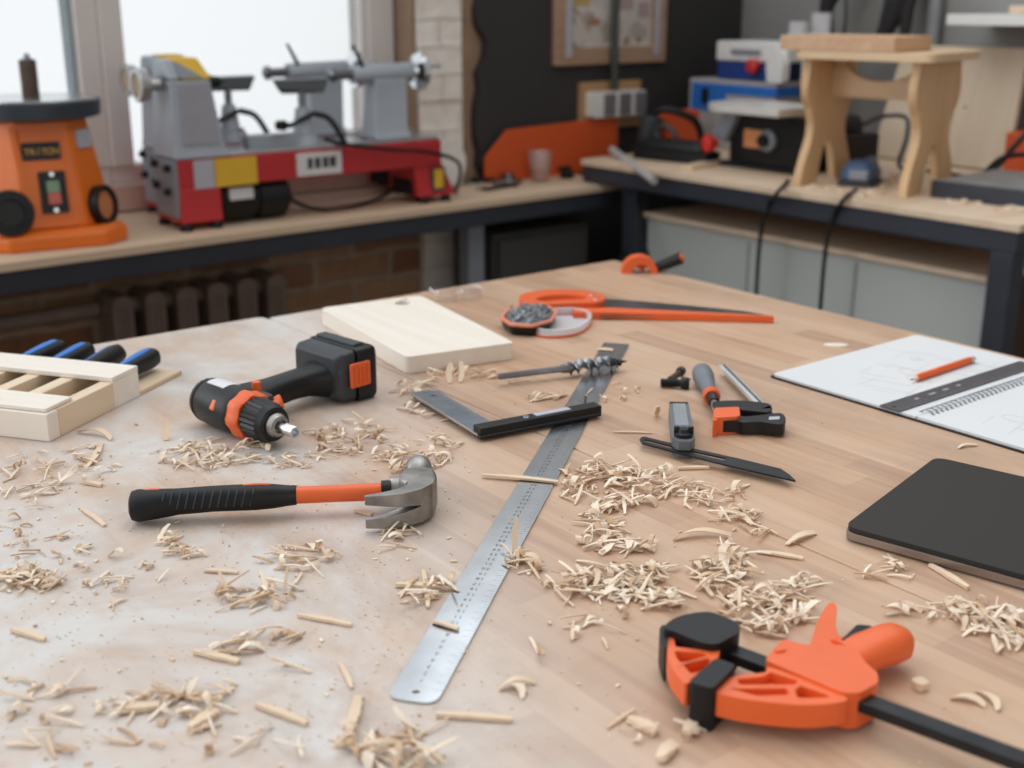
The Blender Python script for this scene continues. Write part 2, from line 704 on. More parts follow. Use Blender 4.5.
bm = B(); box2(bm, (-2.0, 3.0, 0.0), (1.965, 3.35, 0.838)); struct('wall_window_side', bm, RAWB)
bm = B(); box2(bm, (-2.0, 3.0, 2.60), (1.965, 3.35, 2.72)); struct('wall_over_window', bm, GREYP)
# brick pier between window and dark wall: every course a little out of line
bm = B()
z = 0.0
k = 0
while z < 2.34:
    h = 0.079
    off = RNG.uniform(-0.005, 0.005)
    box2(bm, (1.967 + abs(off) * 0.4, 2.985 + off, z), (2.115 + off * 0.8, 3.35, min(2.35, z + h)))
    z += h
    k += 1
struct('wall_pier', bm, WHB)
# bare render strip with the broken plaster edge
bm = B()
pts = []
z = 0.86
while z < 2.70:
    pts.append((2.165 + RNG.uniform(-0.012, 0.014) + (0.03 if (int(z * 10) % 4 == 0) else 0), z))
    z += 0.045
bm = B(); prism(bm, [(2.105, 0)] + [(2.23, 0), (2.23, 1.9), (2.105, 1.9)], 3.0, 3.35, M=FRONT); struct('wall_render_strip', bm, REVB)
pts = [q for q in pts if q[1] < 1.9]
poly = [(3.28, 0.0), (3.28, 1.9), (2.18, 1.9)] + [(x, zz) for x, zz in reversed(pts)] + [(2.19, 0.0)]
bm = B(); prism(bm, poly, 2.97, 3.35, M=FRONT); struct('wall_dark', bm, DARKP)
bm = B(); box2(bm, (2.11, 2.97, 1.9), (3.28, 3.35, 2.35)); struct('wall_upper', bm, mat('white_wall_paint', rgb(226, 226, 224), 0.8, 0, 0.02, 4))
bm = B(); box2(bm, (3.28, -1.2, 0.0), (3.45, 3.35, 2.35)); struct('wall_grey', bm, GREYP)
# plastered reveal beside the window
bm = B(); box2(bm, (1.955, 3.0, 0.86), (1.966, 3.10, 2.60)); struct('trim_1', bm, REVB)
# windows: frame with bottom rail, jambs, mullion; panes
bm = B()
box2(bm, (1.10, 3.10, 0.838), (1.965, 3.17, 0.975))
box2(bm, (1.10, 3.10, 2.50), (1.965, 3.17, 2.60))
box2(bm, (1.85, 3.10, 0.975), (1.965, 3.17, 2.50))
box2(bm, (1.868, 3.085, 0.985), (1.95, 3.10, 2.49))
box2(bm, (1.10, 3.085, 0.975), (1.158, 3.17, 2.50))
w1 = struct('window_1', bm, PVC, bevel=0.004)
bm = B(); box2(bm, (1.158, 3.13, 0.975), (1.85, 3.136, 2.50)); struct('window_pane', bm, GLASS, w1)
bm = B()
box2(bm, (-1.9, 3.10, 0.838), (1.10, 3.17, 0.975))
box2(bm, (-1.9, 3.10, 2.50), (1.10, 3.17, 2.60))
box2(bm, (1.045, 3.095, 0.975), (1.10, 3.17, 2.50))
box2(bm, (0.10, 3.10, 0.975), (0.22, 3.17, 2.50))
box2(bm, (-0.95, 3.10, 0.975), (-0.83, 3.17, 2.50))
w2 = struct('window_2', bm, PVC, bevel=0.004)
bm = B()
box2(bm, (-1.9, 3.13, 0.975), (-0.95, 3.136, 2.50)); box2(bm, (-0.83, 3.13, 0.975), (0.10, 3.136, 2.50)); box2(bm, (0.22, 3.13, 0.975), (1.03, 3.136, 2.50))
struct('window_pane', bm, GLASS, w2)
bm = B(); box2(bm, (1.03, 3.115, 0.975), (1.046, 3.16, 2.50)); struct('window_seal', bm, mat('blue_grey_seal', rgb(150, 164, 172), 0.5), w2)
bm = B(); box2(bm, (-1.9, 3.075, 0.862), (1.97, 3.10, 0.93)); struct('trim_2', bm, SILLP, bevel=0.004)

# ================================================================== BENCHES
t = thing('window_bench', 'long plywood bench on a dark steel frame under the windows', 'workbench', (0, 0, 0))
top = [(-1.2, 2.52), (2.5, 2.70), (2.5, 2.965), (1.95, 2.965), (1.95, 3.07), (-1.2, 3.07)]
bm = B(); prism(bm, top, ZL - 0.02, ZL); part('bench_top', bm, PLY, t, 0.002)
bm = B(); prism(bm, [(-1.2, 2.527), (2.49, 2.706), (2.49, 2.746), (-1.2, 2.567)], ZL - 0.070, ZL - 0.020); part('front_rail', bm, NAVY, t, 0.003)
bm = B(); box2(bm, (-1.2, 2.93, ZL - 0.085), (2.49, 2.97, ZL - 0.022)); part('rear_rail', bm, NAVY, t, 0.003)
for x in (-1.0, 0.42, 1.965):
    bm = B(); box2(bm, (x, 2.75, 0), (x + 0.055, 2.80, ZL - 0.021)); part('leg', bm, MGREY if x > 1.5 else NAVY, t, 0.003)

t = thing('wall_bench', 'navy steel framed bench with raw plywood top along the grey wall', 'workbench', (0, 0, 0))
bm = B(); box2(bm, (2.395, 1.362, ZR - 0.018), (3.24, 2.775, ZR)); part('bench_top', bm, PLY, t, 0.002)
bm = B(); box2(bm, (2.40, 1.368, ZR - 0.066), (2.45, 2.77, ZR - 0.018)); part('front_rail', bm, NAVY, t, 0.003)
bm = B(); box2(bm, (2.45, 1.368, ZR - 0.066), (3.2, 1.418, ZR - 0.018)); part('side_rail', bm, NAVY, t, 0.003)
bm = B(); box2(bm, (2.45, 2.72, ZR - 0.066), (3.2, 2.77, ZR - 0.018)); part('side_rail', bm, NAVY, t, 0.003)
for x, y in ((2.40, 1.372), (3.15, 1.372), (2.44, 2.58), (3.15, 2.70)):
    bm = B(); box2(bm, (x, y, 0), (x + 0.05, y + 0.055, ZR - 0.066)); part('leg', bm, NAVY, t, 0.003)

# grey chest under the wall bench
t = thing('storage_chest', 'long pale grey storage chest with dusty lid under the wall bench', 'chest', (0, 0, 0))
CH = mat('grey_chest_paint', rgb(180, 184, 180), 0.5, 0, 0.04, 5)
bm = B(); box2(bm, (2.485, 1.475, 0.0), (3.12, 2.575, 0.774)); part('chest_body', bm, CH, t, 0.004)
bm = B(); box2(bm, (2.47, 1.468, 0.775), (3.13, 2.58, 0.790)); part('lid', bm, PLY, t, 0.002)
for y in (1.83, 2.18):
    bm = B(); box2(bm, (2.481, y - 0.0015, 0.02), (2.486, y + 0.0015, 0.76)); part('panel_seam', bm, MGREY, t)
bm = B(); box2(bm, (2.50, 1.466, 0.0), (3.11, 1.475, 0.770)); part('shaded_end_panel', bm, wood('painted_shade_brown', rgb(70, 46, 34), rgb(50, 34, 26), 2), t, 0.002, label='end panel with its shade painted dark brown')  # dark brown stands for the shade on the chest's end face
# dark cabinet under the window bench
t = thing('low_cabinet', 'dark charcoal cabinet standing under the window bench beside the grey bench leg', 'cabinet', (0, 0, 0))
CABM = mat('charcoal_cabinet_paint', rgb(66, 66, 66), 0.6, 0, 0.06, 6)
bm = B(); box2(bm, (2.06, 2.765, 0), (2.42, 2.96, 0.74)); part('cabinet_body', bm, CABM, t, 0.003)
bm = B(); box2(bm, (2.075, 2.75, 0.02), (2.405, 2.765, 0.725)); part('door', bm, CABM, t, 0.003)

# radiator
CAST = mat('brown_painted_cast_iron', rgb(134, 116, 106), 0.5, 0, 0.12, 20, 0.1)
t = thing('radiator', 'old brown ribbed cast iron radiator on the brick wall under the window bench', 'radiator', (0.98, 2.93, 0))
for i in range(6):
    x = 0.035 + i * 0.083
    bm = B()
    prof = fillet([(x - 0.024, 0.12), (x + 0.024, 0.12), (x + 0.026, 0.69), (x - 0.026, 0.69)], 0.022, 5)
    prism(bm, prof, -0.055, 0.055, M=FRONT)
    for s in (-0.013, 0.0, 0.013):
        cyl(bm, (x + s, -0.055, 0.15), (x + s, -0.055, 0.66), 0.005, seg=8)
    part('radiator_section', bm, CAST, t, 0.008)
for zz in (0.16, 0.655):
    bm = B(); cyl(bm, (0.0, 0, zz), (0.5, 0, zz), 0.02); part('connecting_pipe', bm, CAST, t)
for xa in (0.02, 0.435):
    bm = B(); box2(bm, (xa, -0.03, 0), (xa + 0.03, 0.03, 0.12)); part('foot', bm, CAST, t)
bm = B(); tube(bm, [(-1.5, 2.94, 0.655), (0.5, 2.94, 0.652), (0.975, 2.94, 0.655)], 0.021, 12)
tag(link('heating_pipe', bm, CAST), 'brown heating pipe running along the brick wall to the radiator', 'pipe')

# ================================================================== ON THE DARK WALL
FR = wood('picture_frame_wood', rgb(182, 152, 128), rgb(156, 126, 104), 0, 1)
t = thing('picture_frame', 'wooden framed notice sheet hanging on the dark wall', 'picture', (2.68, 2.97, 1.18))
out = rect(-0.242, 0.008, 0.222, 0.62); inn = rect(-0.18, 0.06, 0.165, 0.565)
bm = B(); prism(bm, out, -0.022, 0, [inn], M=FRONT); part('frame_moulding', bm, FR, t, 0.004)
for xa in (-0.203, 0.166):
    bm = B(); prism(bm, rect(xa, 0.032, xa + 0.022, 0.59), -0.027, -0.022, M=FRONT); part('pale_strip', bm, LABELG, t, 0.001)
sm, snt, sb = base_mat('printed_sheet_collage')
stc = nn(snt, 'ShaderNodeTexCoord')
svo = nn(snt, 'ShaderNodeTexVoronoi', Scale=26.0)
svo.distance = 'MANHATTAN'
snt.links.new(stc.outputs['Object'], svo.inputs['Vector'])
ssp = nn(snt, 'ShaderNodeSeparateColor')
snt.links.new(svo.outputs['Color'], ssp.inputs[0])
scr = nn(snt, 'ShaderNodeValToRGB')
scr.color_ramp.interpolation = 'CONSTANT'
for pos, cc in ((0.0, rgb(196, 190, 184)), (0.35, rgb(170, 160, 152)), (0.5, rgb(206, 200, 196)), (0.72, rgb(150, 128, 108)), (0.82, rgb(188, 180, 176)), (0.93, rgb(120, 126, 112))):
    if pos == 0.0:
        scr.color_ramp.elements[0].color = cc
    else:
        scr.color_ramp.elements.new(pos).color = cc
scr.color_ramp.elements[-1].color = rgb(160, 150, 146)
snt.links.new(ssp.outputs[0], scr.inputs['Fac'])
snt.links.new(scr.outputs['Color'], sb.inputs['Base Color'])
sb.inputs['Roughness'].default_value = 0.7
bm = B(); prism(bm, inn, -0.008, -0.002, M=FRONT); part('printed_sheet', bm, sm, t)
prn = random.Random(3)
PR = [mat('print_olive', rgb(128, 142, 116), 0.7), mat('print_ochre', rgb(186, 160, 110), 0.7), mat('print_mauve', rgb(168, 150, 150), 0.7), mat('print_rust', rgb(164, 126, 104), 0.7)]
for kx, kz, w, h, c in ((-0.13, 0.20, 0.07, 0.035, 1), (-0.12, 0.30, 0.11, 0.05, 0), (-0.08, 0.135, 0.05, 0.022, 3), (-0.03, 0.40, 0.05, 0.06, 1), (0.07, 0.31, 0.05, 0.05, 2), (0.14, 0.30, 0.04, 0.08, 3), (0.05, 0.20, 0.07, 0.06, 2), (0.13, 0.17, 0.05, 0.05, 2), (-0.13, 0.45, 0.09, 0.07, 2), (0.10, 0.45, 0.10, 0.09, 3)):
    bm = B(); prism(bm, fillet(rect(kx - w / 2, kz - h / 2, kx + w / 2, kz + h / 2), 0.01), -0.0095, -0.008, M=FRONT); part('printed_patch', bm, PR[c], t)

t = thing('power_socket', 'triple white and grey power socket on a plywood plate above the orange panel', 'socket', (2.68, 2.97, 0.97))
bm = B(); prism(bm, rect(-0.135, 0.02, 0.120, 0.165), -0.018, 0, M=FRONT); part('backing_plate', bm, wood('socket_plywood', rgb(190, 152, 110), rgb(168, 130, 92), 0), t, 0.002)
bm = B(); prism(bm, rect(-0.116, 0.058, 0.108, 0.136, 0.01), -0.055, -0.018, M=FRONT); part('socket_housing', bm, WHITEP, t, 0.004)
for i in range(3):
    x = -0.072 + i * 0.066
    bm = B(); prism(bm, rect(x, 0.064, x + 0.044, 0.130, 0.004), -0.063, -0.055, M=FRONT); part('socket_flap', bm, mat('socket_flap_grey', rgb(112, 108, 112), 0.5), t, 0.003)
bm = B(); tube(bm, [(2.66, 2.925, 1.11), (2.66, 2.93, 1.3), (2.665, 2.93, 1.7), (2.665, 2.95, 2.9)], 0.013, 12)
tag(link('conduit_pipe', bm, mat('dark_green_conduit', rgb(58, 62, 58), 0.5)), 'dark conduit pipe coming down over the picture frame to the socket', 'pipe')

# orange board leaning on the dark wall and the bits before it
bm = B(); prism(bm, [(-0.27, 0.0), (0.26, 0.0), (0.26, 0.165), (-0.18, 0.150), (-0.265, 0.075)], -0.012, 0.0, M=FRONT)
o = link('orange_board', bm, ORANGED, None, 0.001)
o.location = (2.425, 2.938, ZL + 0.001); o.rotation_euler = (R_(-3), 0, 0)
tag(o, 'orange painted board with a cut corner leaning on the dark wall', 'board')
bm = B(); box2(bm, (2.69, 2.715, ZR), (2.83, 2.765, ZR + 0.125)); tag(link('orange_case', bm, ORANGED, None, 0.004), 'flat orange case standing behind the black planer and the grey canister', 'case')

c = ty(540, 179, 2.86)
t = thing('plastic_cup', 'clear plastic cup standing before the orange board', 'cup', (c.x, 2.86, ZL))
bm = B(); rev(bm, (0, 0, 0.001), (0, 0, 1), [(0, 0.024), (0.004, 0.026), (0.085, 0.036), (0.089, 0.038), (0.089, 0.0355), (0.085, 0.0345), (0.006, 0.024), (0.005, 0.0)], 28, False); part('cup_wall', bm, CLEAR, t)
bm = B(); rev(bm, (0, 0, 0.007), (0, 0, 1), [(0, 0.0235), (0.035, 0.027)], 24); part('cup_contents', bm, mat('amber_contents', rgb(196, 120, 70), 0.4), t)
c = tz(567, 178, ZL)
t = thing('spray_nozzle', 'small dark nozzle cap lying by the orange board near the plastic cup', 'nozzle', (c.x, c.y, ZL))
bm = B(); rev(bm, (0, 0, 0), (0, 0, 1), [(0, 0.022), (0.018, 0.022), (0.022, 0.014), (0.036, 0.012), (0.038, 0.008)], 20); part('nozzle_body', bm, BLACK, t)
bm = B(); cyl(bm, (-0.01, 0, 0.03), (-0.035, 0, 0.03), 0.006); part('spout', bm, BLACK, t)
# tools lying by the pier
jk = [
    ('flat_spanner', 'bright spanner lying on the window bench by the brick pier', 'spanner', 462, 187, 0.11, 'a'),
    ('chuck_key', 'dark chuck key among the tools at the foot of the brick pier', 'chuck key', 482, 184, 0.07, 'b'),
    ('turning_faceplate', 'dark round faceplate lying before the orange board', 'faceplate', 508, 183, 0.045, 'c'),
    ('wrench_bar', 'thin dark wrench bar lying before the orange board beside the faceplate', 'wrench', 500, 189, 0.12, 'd'),
    ('steel_bracket', 'grey steel bracket lying between the spanner and the orange board', 'bracket', 486, 189, 0.06, 'e')]
for nm, lb, ct, px, py, L, k in jk:
    c = tz(px, py, ZL)
    t = thing(nm, lb, ct, (c.x, c.y, ZL), RNG.uniform(-0.4, 0.3))
    bm = B()
    if k == 'a':
        prism(bm, spline2([(-0.055, -0.006), (-0.02, -0.005), (0.03, -0.005), (0.042, -0.013), (0.058, -0.012), (0.05, -0.003), (0.05, 0.004), (0.058, 0.012), (0.042, 0.013), (0.03, 0.005), (-0.02, 0.005), (-0.055, 0.006)], 3), 0, 0.007)
        part('spanner_shaft', bm, STEEL, t, 0.001)
    elif k == 'b':
        cyl(bm, (-0.035, 0, 0.012), (0.03, 0, 0.012), 0.006); cyl(bm, (0.03, -0.025, 0.012), (0.03, 0.025, 0.012), 0.004)
        rev(bm, (-0.035, 0, 0.012), (1, 0, 0), [(0, 0.008), (0.014, 0.011), (0.016, 0.011)], 12)
        part('key_shaft', bm, BLUED, t)
    elif k == 'c':
        rev(bm, (0, 0, 0), (0, 0, 1), [(0, 0.042), (0.01, 0.045), (0.012, 0.044), (0.013, 0.018), (0.03, 0.017), (0.031, 0.010)], 28); part('plate_disc', bm, DSTEEL, t)
    elif k == 'd':
        tube(bm, [(-0.06, 0.012, 0.006), (-0.05, 0.0, 0.006), (0.05, 0.0, 0.006), (0.06, -0.014, 0.006)], 0.0055); part('bar_shaft', bm, BLUED, t)
    else:
        box2(bm, (-0.03, -0.012, 0), (0.03, 0.012, 0.003)); box2(bm, (0.027, -0.012, 0), (0.03, 0.012, 0.022)); part('bracket_plate', bm, FORGED, t, 0.0008)
c = tz(437, 187, ZL)
bm = B(); rev(bm, (0, 0, 0), (0, -1, 0.12), [(0, 0.066), (0.003, 0.068), (0.010, 0.068), (0.012, 0.066)], 36)
o = link('sanding_disc', bm, mat('white_sanding_disc', rgb(222, 220, 216), 0.8)); o.location = (2.03, 2.955, ZL + 0.069)
tag(o, 'white sanding disc leaning on the foot of the brick pier', 'disc')

# ================================================================== SPINDLE SANDER
t = thing('spindle_sander', 'orange oscillating spindle sander with round table on the window bench', 'sander', (0.846, 2.845, ZL), R_(-8))


def octa(hx, hy, ch, z):
    return [Vector(p + (z,)) for p in [(-hx + ch, -hy), (hx - ch, -hy), (hx, -hy + ch), (hx, hy - ch), (hx - ch, hy), (-hx + ch, hy), (-hx, hy - ch), (-hx, -hy + ch)]]


bm = B(); loft(bm, [octa(0.158, 0.165, 0.055, 0.0), octa(0.158, 0.165, 0.055, 0.03), octa(0.148, 0.152, 0.06, 0.042)]); part('base_flange', bm, ORANGE2, t, 0.006)
bm = B(); loft(bm, [octa(0.138, 0.138, 0.07, 0.040), octa(0.128, 0.128, 0.066, 0.12), octa(0.102, 0.10, 0.05, 0.275)]); part('housing', bm, ORANGE2, t, 0.008)
bm = B(); rev(bm, (0, 0, 0.272), (0, 0, 1), [(0, 0.132), (0.004, 0.144), (0.036, 0.146), (0.040, 0.143)], 64); part('table_rim', bm, mat('dark_cast_table', rgb(60, 68, 78), 0.4, 0.3), t)
bm = B(); rev(bm, (0, 0, 0.312), (0, 0, 1), [(0, 0.143), (0.003, 0.142)], 64); part('table_surface', bm, mat('machined_table', rgb(206, 210, 212), 0.22, 0.9), t)
bm = B(); rev(bm, (0, 0, 0.315), (0, 0, 1), [(0, 0.0185), (0.078, 0.0185), (0.080, 0.016)], 28); sp = part('sanding_spindle', bm, mat('worn_sanding_sleeve', rgb(92, 80, 70), 0.9, 0, 0.3, 30), t)
bm = B(); cyl(bm, (0, 0, 0.394), (0, 0, 0.397), 0.014); rev(bm, (0, 0, 0.397), (0, 0, 1), [(0, 0.008), (0.006, 0.007), (0.012, 0.003)], 12); part('spindle_nut', bm, DSTEEL, sp)
# front face leans back: plane through (y=-0.136,z=.06) and (y=-.103,z=.285)
lean = math.atan2(0.036, 0.225)


def on_front(x, z):
    y = -0.1385 + (z - 0.04) * (0.028 / 0.17)
    return Matrix.Translation((x, y, z)) @ Matrix.Rotation(-lean, 4, 'X') @ FRONT


bm = B(); prism(bm, fillet([(-0.058, -0.10), (0.044, -0.10), (0.04, 0.12), (-0.075, 0.12)], 0.012), -0.004, 0.004, [fillet([(-0.050, -0.09), (0.036, -0.09), (0.032, 0.112), (-0.062, 0.112)], 0.012)], M=on_front(0.004, 0.145)); part('panel_ridge', bm, ORANGE2, t, 0.0015)
bm = B(); prism(bm, rect(-0.048, -0.019, 0.032, 0.019, 0.003), -0.004, 0.002, M=on_front(-0.002, 0.208)); pl = part('nameplate', bm, BLACK, t, 0.001)
bm = B(); text(bm, 'TRITON', 0.019, on_front(-0.010, 0.206) @ Matrix.Translation((0, 0, -0.0046)), 0.62); part('lettering', bm, mat('yellow_lettering', rgb(224, 170, 60), 0.5), pl)
bm = B(); prism(bm, rect(-0.028, -0.045, 0.028, 0.045, 0.003), -0.006, 0.002, M=on_front(0.004, 0.120)); sw = part('switch_plate', bm, BLACK, t, 0.0012)
bm = B(); prism(bm, rect(-0.013, 0.0, 0.013, 0.025, 0.003), -0.011, -0.006, M=on_front(0.004, 0.120)); part('start_button', bm, mat('green_button', rgb(120, 150, 120), 0.4), sw, 0.001)
bm = B(); prism(bm, rect(-0.013, -0.026, 0.013, -0.001, 0.003), -0.011, -0.006, M=on_front(0.004, 0.120)); part('stop_button', bm, mat('red_button', rgb(196, 96, 80), 0.4), sw, 0.001)
for zz in (0.158, 0.082):
    bm = B(); cyl(bm, on_front(0.004, zz) @ Vector((0, 0, -0.005)), on_front(0.004, zz) @ Vector((0, 0, -0.009)), 0.005, seg=12); part('plate_screw', bm, STEEL, sw)
kp = on_front(-0.092, 0.082)
bm = B(); rev(bm, kp @ Vector((0, 0, 0.01)), kp.to_3x3() @ Vector((0, 0, -1)), [(0, 0.045), (0.03, 0.05), (0.034, 0.048), (0.036, 0.030), (0.030, 0.028)], 40); part('dust_fan_cover', bm, BLACK, t)
n45 = Vector((0.72, -0.69, 0.12)).normalized()
pc = Vector((0.106, -0.094, 0.080))
bm = B()
prof = [(0, 0.044), (0.03, 0.044), (0.032, 0.041), (0.030, 0.033), (0.012, 0.032)]
rev(bm, pc - n45 * 0.012, n45, prof, 40); part('dust_port_ring', bm, BLACK, t)
bm = B(); rev(bm, pc - n45 * 0.01, n45, [(0, 0.032), (0.022, 0.032)], 32); part('dust_port_cap', bm, mat('dull_orange_cap', rgb(190, 120, 80), 0.5), t)
bm = B(); nb = basis(n45, (0, 0, 1)); Mx = Matrix((( -nb[0].x, nb[1].x, n45.x, 0.086), (-nb[0].y, nb[1].y, n45.y, -0.082), (-nb[0].z, nb[1].z, n45.z, 0.228), (0, 0, 0, 1)))
prism(bm, fillet([(-0.022, -0.02), (0.025, -0.02), (0.022, 0.02), (-0.03, 0.02)], 0.004), -0.006, 0.003, M=Mx); part('warning_label', bm, LABELG, t)

# ================================================================== LATHES


def make_lathe():
    t = thing('wood_lathe', 'red and grey wood lathe at the front of the pair on the window bench', 'lathe', (1.118, 2.795, ZL), 0.0, 'lathes on the window bench')
    # local: x along the bed, y depth, z up
    def splay(bmx, x0, x1, xt0, xt1, z0, z1, y0, y1, ins):
        loft(bmx, [[Vector(p) for p in ((x0, y0, z0), (x1, y0, z0), (x1, y1, z0), (x0, y1, z0))], [Vector(p) for p in ((xt0, y0 + ins, z1), (xt1, y0 + ins, z1), (xt1, y1 - ins, z1), (xt0, y1 - ins, z1))]])
    bm = B(); splay(bm, 0.0, 0.105, 0.004, 0.105, 0.018, 0.099, -0.080, 0.073, 0.006); s1 = part('headstock_stand', bm, RED, t, 0.004)
    bm = B(); box2(bm, (-0.004, -0.068, 0.03), (0.006, 0.06, 0.165)); part('end_plate', bm, MGREY, s1, 0.003)
    for y, zz in ((-0.035, 0.145), (-0.03, 0.09), (0.04, 0.15), (0.035, 0.10)):
        bm = B(); rev(bm, (-0.003, y, zz), (-1, 0, 0), [(0, 0.009), (0.012, 0.009), (0.014, 0.007)], 14); part('clamp_screw', bm, BLACK, s1)
    for x, y in ((0.015, -0.068), (0.09, -0.068), (0.015, 0.062), (0.69, -0.06), (0.76, -0.06), (0.76, 0.06)):
        bm = B(); rev(bm, (x, y, 0.0), (0, 0, 1), [(0, 0.016), (0.012, 0.013), (0.022, 0.010)], 14); part('rubber_foot', bm, RUBBER, t)
    bm = B(); box2(bm, (0.004, -0.072, 0.098), (0.742, 0.062, 0.166)); part('bed', bm, RED, t, 0.004)
    bm = B(); box2(bm, (0.12, -0.066, 0.166), (0.738, -0.022, 0.176)); box2(bm, (0.12, 0.012, 0.166), (0.738, 0.056, 0.176)); part('bed_ways', bm, STEEL, t, 0.002)
    bm = B(); splay(bm, 0.665, 0.785, 0.655, 0.742, 0.018, 0.11, -0.075, 0.07, 0.008); part('tailstock_stand', bm, RED, t, 0.004)
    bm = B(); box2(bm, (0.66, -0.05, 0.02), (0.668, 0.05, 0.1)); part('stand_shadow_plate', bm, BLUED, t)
    bm = B(); box(bm, (0.728, -0.0735, 0.062), (0.044, 0.004, 0.064)); lb = part('warning_sign', bm, GRAPHD, t)
    bm = B(); box(bm, (0.728, -0.0762, 0.064), (0.028, 0.003, 0.05)); part('yellow_field', bm, YELLOW, lb)
    # motor below the bed
    bm = B(); rev(bm, (0.108, -0.012, 0.056), (1, 0, 0), [(0, 0.04), (0.008, 0.053), (0.09, 0.053), (0.092, 0.048), (0.105, 0.048), (0.107, 0.054), (0.18, 0.054), (0.192, 0.042)], 36); mo = part('motor', bm, BLACK, t)
    bm = B(); box(bm, (0.162, -0.060, 0.075), (0.062, 0.010, 0.028)); part('rating_plate', bm, LABELW, mo)
    for x, w, m_ in ((0.066, 0.05, LABELG), (0.147, 0.108, YELLOW)):
        bm = B(); box(bm, (x, -0.0735, 0.130), (w, 0.004, 0.066)); part('bed_sticker', bm, m_, t)
    bm = B(); box(bm, (0.372, -0.0735, 0.132), (0.125, 0.004, 0.056)); br = part('brand_plate', bm, LABELW, t)
    bm = B()
    for x, w in ((0.345, 0.014), (0.366, 0.016), (0.388, 0.016), (0.409, 0.018)):
        box(bm, (x, -0.0757, 0.134), (w, 0.001, 0.026))
    part('worn_lettering', bm, GRAPHD, br)
    # headstock
    prof = [(0.02, 0.168), (0.135, 0.168), (0.128, 0.20), (0.112, 0.345), (0.02, 0.352)]
    bm = B(); loft(bm, [[Vector(p) for p in ((-0.002, -0.075, 0.166), (0.142, -0.075, 0.166), (0.142, 0.065, 0.166), (-0.002, 0.065, 0.166))],
                        [Vector(p) for p in ((0.0, -0.068, 0.19), (0.128, -0.068, 0.19), (0.128, 0.058, 0.19), (0.0, 0.058, 0.19))],
                        [Vector(p) for p in ((0.006, -0.058, 0.345), (0.106, -0.058, 0.345), (0.106, 0.05, 0.345), (0.006, 0.05, 0.345))]])
    h = part('headstock', bm, LGREY, t, 0.006)
    bm = B(); loft(bm, [[Vector(p) for p in ((0.022, -0.0705, 0.198), (0.112, -0.0705, 0.198), (0.112, -0.06, 0.198), (0.022, -0.06, 0.198))], [Vector(p) for p in ((0.026, -0.0625, 0.335), (0.096, -0.0625, 0.335), (0.096, -0.05, 0.335), (0.026, -0.05, 0.335))]]); part('speed_chart', bm, mat('speed_chart_grey', rgb(156, 156, 166), 0.5), h)
    bm = B(); loft(bm, [[Vector(p) for p in ((0.036, -0.06, 0.345), (0.11, -0.06, 0.345), (0.11, 0.052, 0.345), (0.036, 0.052, 0.345))], [Vector(p) for p in ((0.036, -0.015, 0.392), (0.096, -0.015, 0.392), (0.096, 0.045, 0.392), (0.036, 0.045, 0.392))]]); cp = part('belt_cover', bm, YELLOW, t, 0.005)
    bm = B(); loft(bm, [[Vector(p) for p in ((0.03, -0.0585, 0.350), (0.088, -0.0585, 0.350), (0.088, -0.05, 0.350), (0.03, -0.05, 0.350))], [Vector(p) for p in ((0.03, -0.032, 0.383), (0.04, -0.032, 0.383), (0.04, -0.02, 0.383), (0.03, -0.02, 0.383))]]); part('cover_logo', bm, MGREY, cp)
    bm = B(); loft(bm, [[Vector(p) for p in ((0.004, -0.058, 0.345), (0.035, -0.058, 0.345), (0.035, 0.05, 0.345), (0.004, 0.05, 0.345))], [Vector(p) for p in ((0.006, -0.025, 0.39), (0.035, -0.025, 0.39), (0.035, 0.04, 0.39), (0.006, 0.04, 0.39))]]); part('headstock_cap', bm, LGREY, t, 0.008)
    bm = B(); rev(bm, (0.0, -0.012, 0.335), (-1, 0, 0), [(0, 0.016), (0.03, 0.016), (0.032, 0.036), (0.052, 0.039), (0.056, 0.036), (0.056, 0.028), (0.040, 0.026)], 32); hw = part('handwheel', bm, mat('worn_handwheel', rgb(190, 190, 192), 0.3, 0.85), t)
    bm = B(); rev(bm, (-0.05, -0.012, 0.335), (-1, 0, 0), [(-0.008, 0.027), (0.003, 0.026)], 28); part('hub_cap', bm, mat('tan_hub', rgb(168, 148, 122), 0.6), hw)
    bm = B(); rev(bm, (0.106, -0.01, 0.335), (1, 0, 0), [(0, 0.018), (0.02, 0.018), (0.021, 0.014), (0.04, 0.013), (0.042, 0.006), (0.06, 0.001)], 24); part('spindle_nose', bm, BLUED, t)
    # tool rest
    tr_ = bpy.data.objects.new('tool_rest', None); COL.objects.link(tr_); tr_.parent = t; tr_.location = (0.36, -0.02, 0.176)
    bm = B(); loft(bm, [[Vector((x, y, z)) for x, y, z in ((-0.075, -0.012, 0.158), (0.075, -0.012, 0.158), (0.075, 0.012, 0.160), (-0.075, 0.012, 0.160))], [Vector((x, y, z)) for x, y, z in ((-0.075, -0.014, 0.138), (0.055, -0.014, 0.122), (0.055, 0.006, 0.122), (-0.05, 0.006, 0.122))]]); part('rest_bar', bm, mat('rest_grey_cast', rgb(92, 98, 102), 0.45, 0.2), tr_, 0.003)
    bm = B(); cyl(bm, (0, 0, 0.05), (0, 0, 0.135), 0.0095); part('rest_post', bm, DSTEEL, tr_)
    bm = B(); rev(bm, (0, 0, -0.002), (0, 0, 1), [(0, 0.044), (0.012, 0.042), (0.03, 0.026), (0.09, 0.017), (0.092, 0.014)], 28); part('rest_socket', bm, LGREY, tr_)
    bm = B(); prism(bm, fillet([(-0.16, -0.02), (0.03, -0.03), (0.03, 0.03), (-0.16, 0.02)], 0.012), 0.0, 0.03); part('banjo', bm, LGREY, tr_, 0.006)
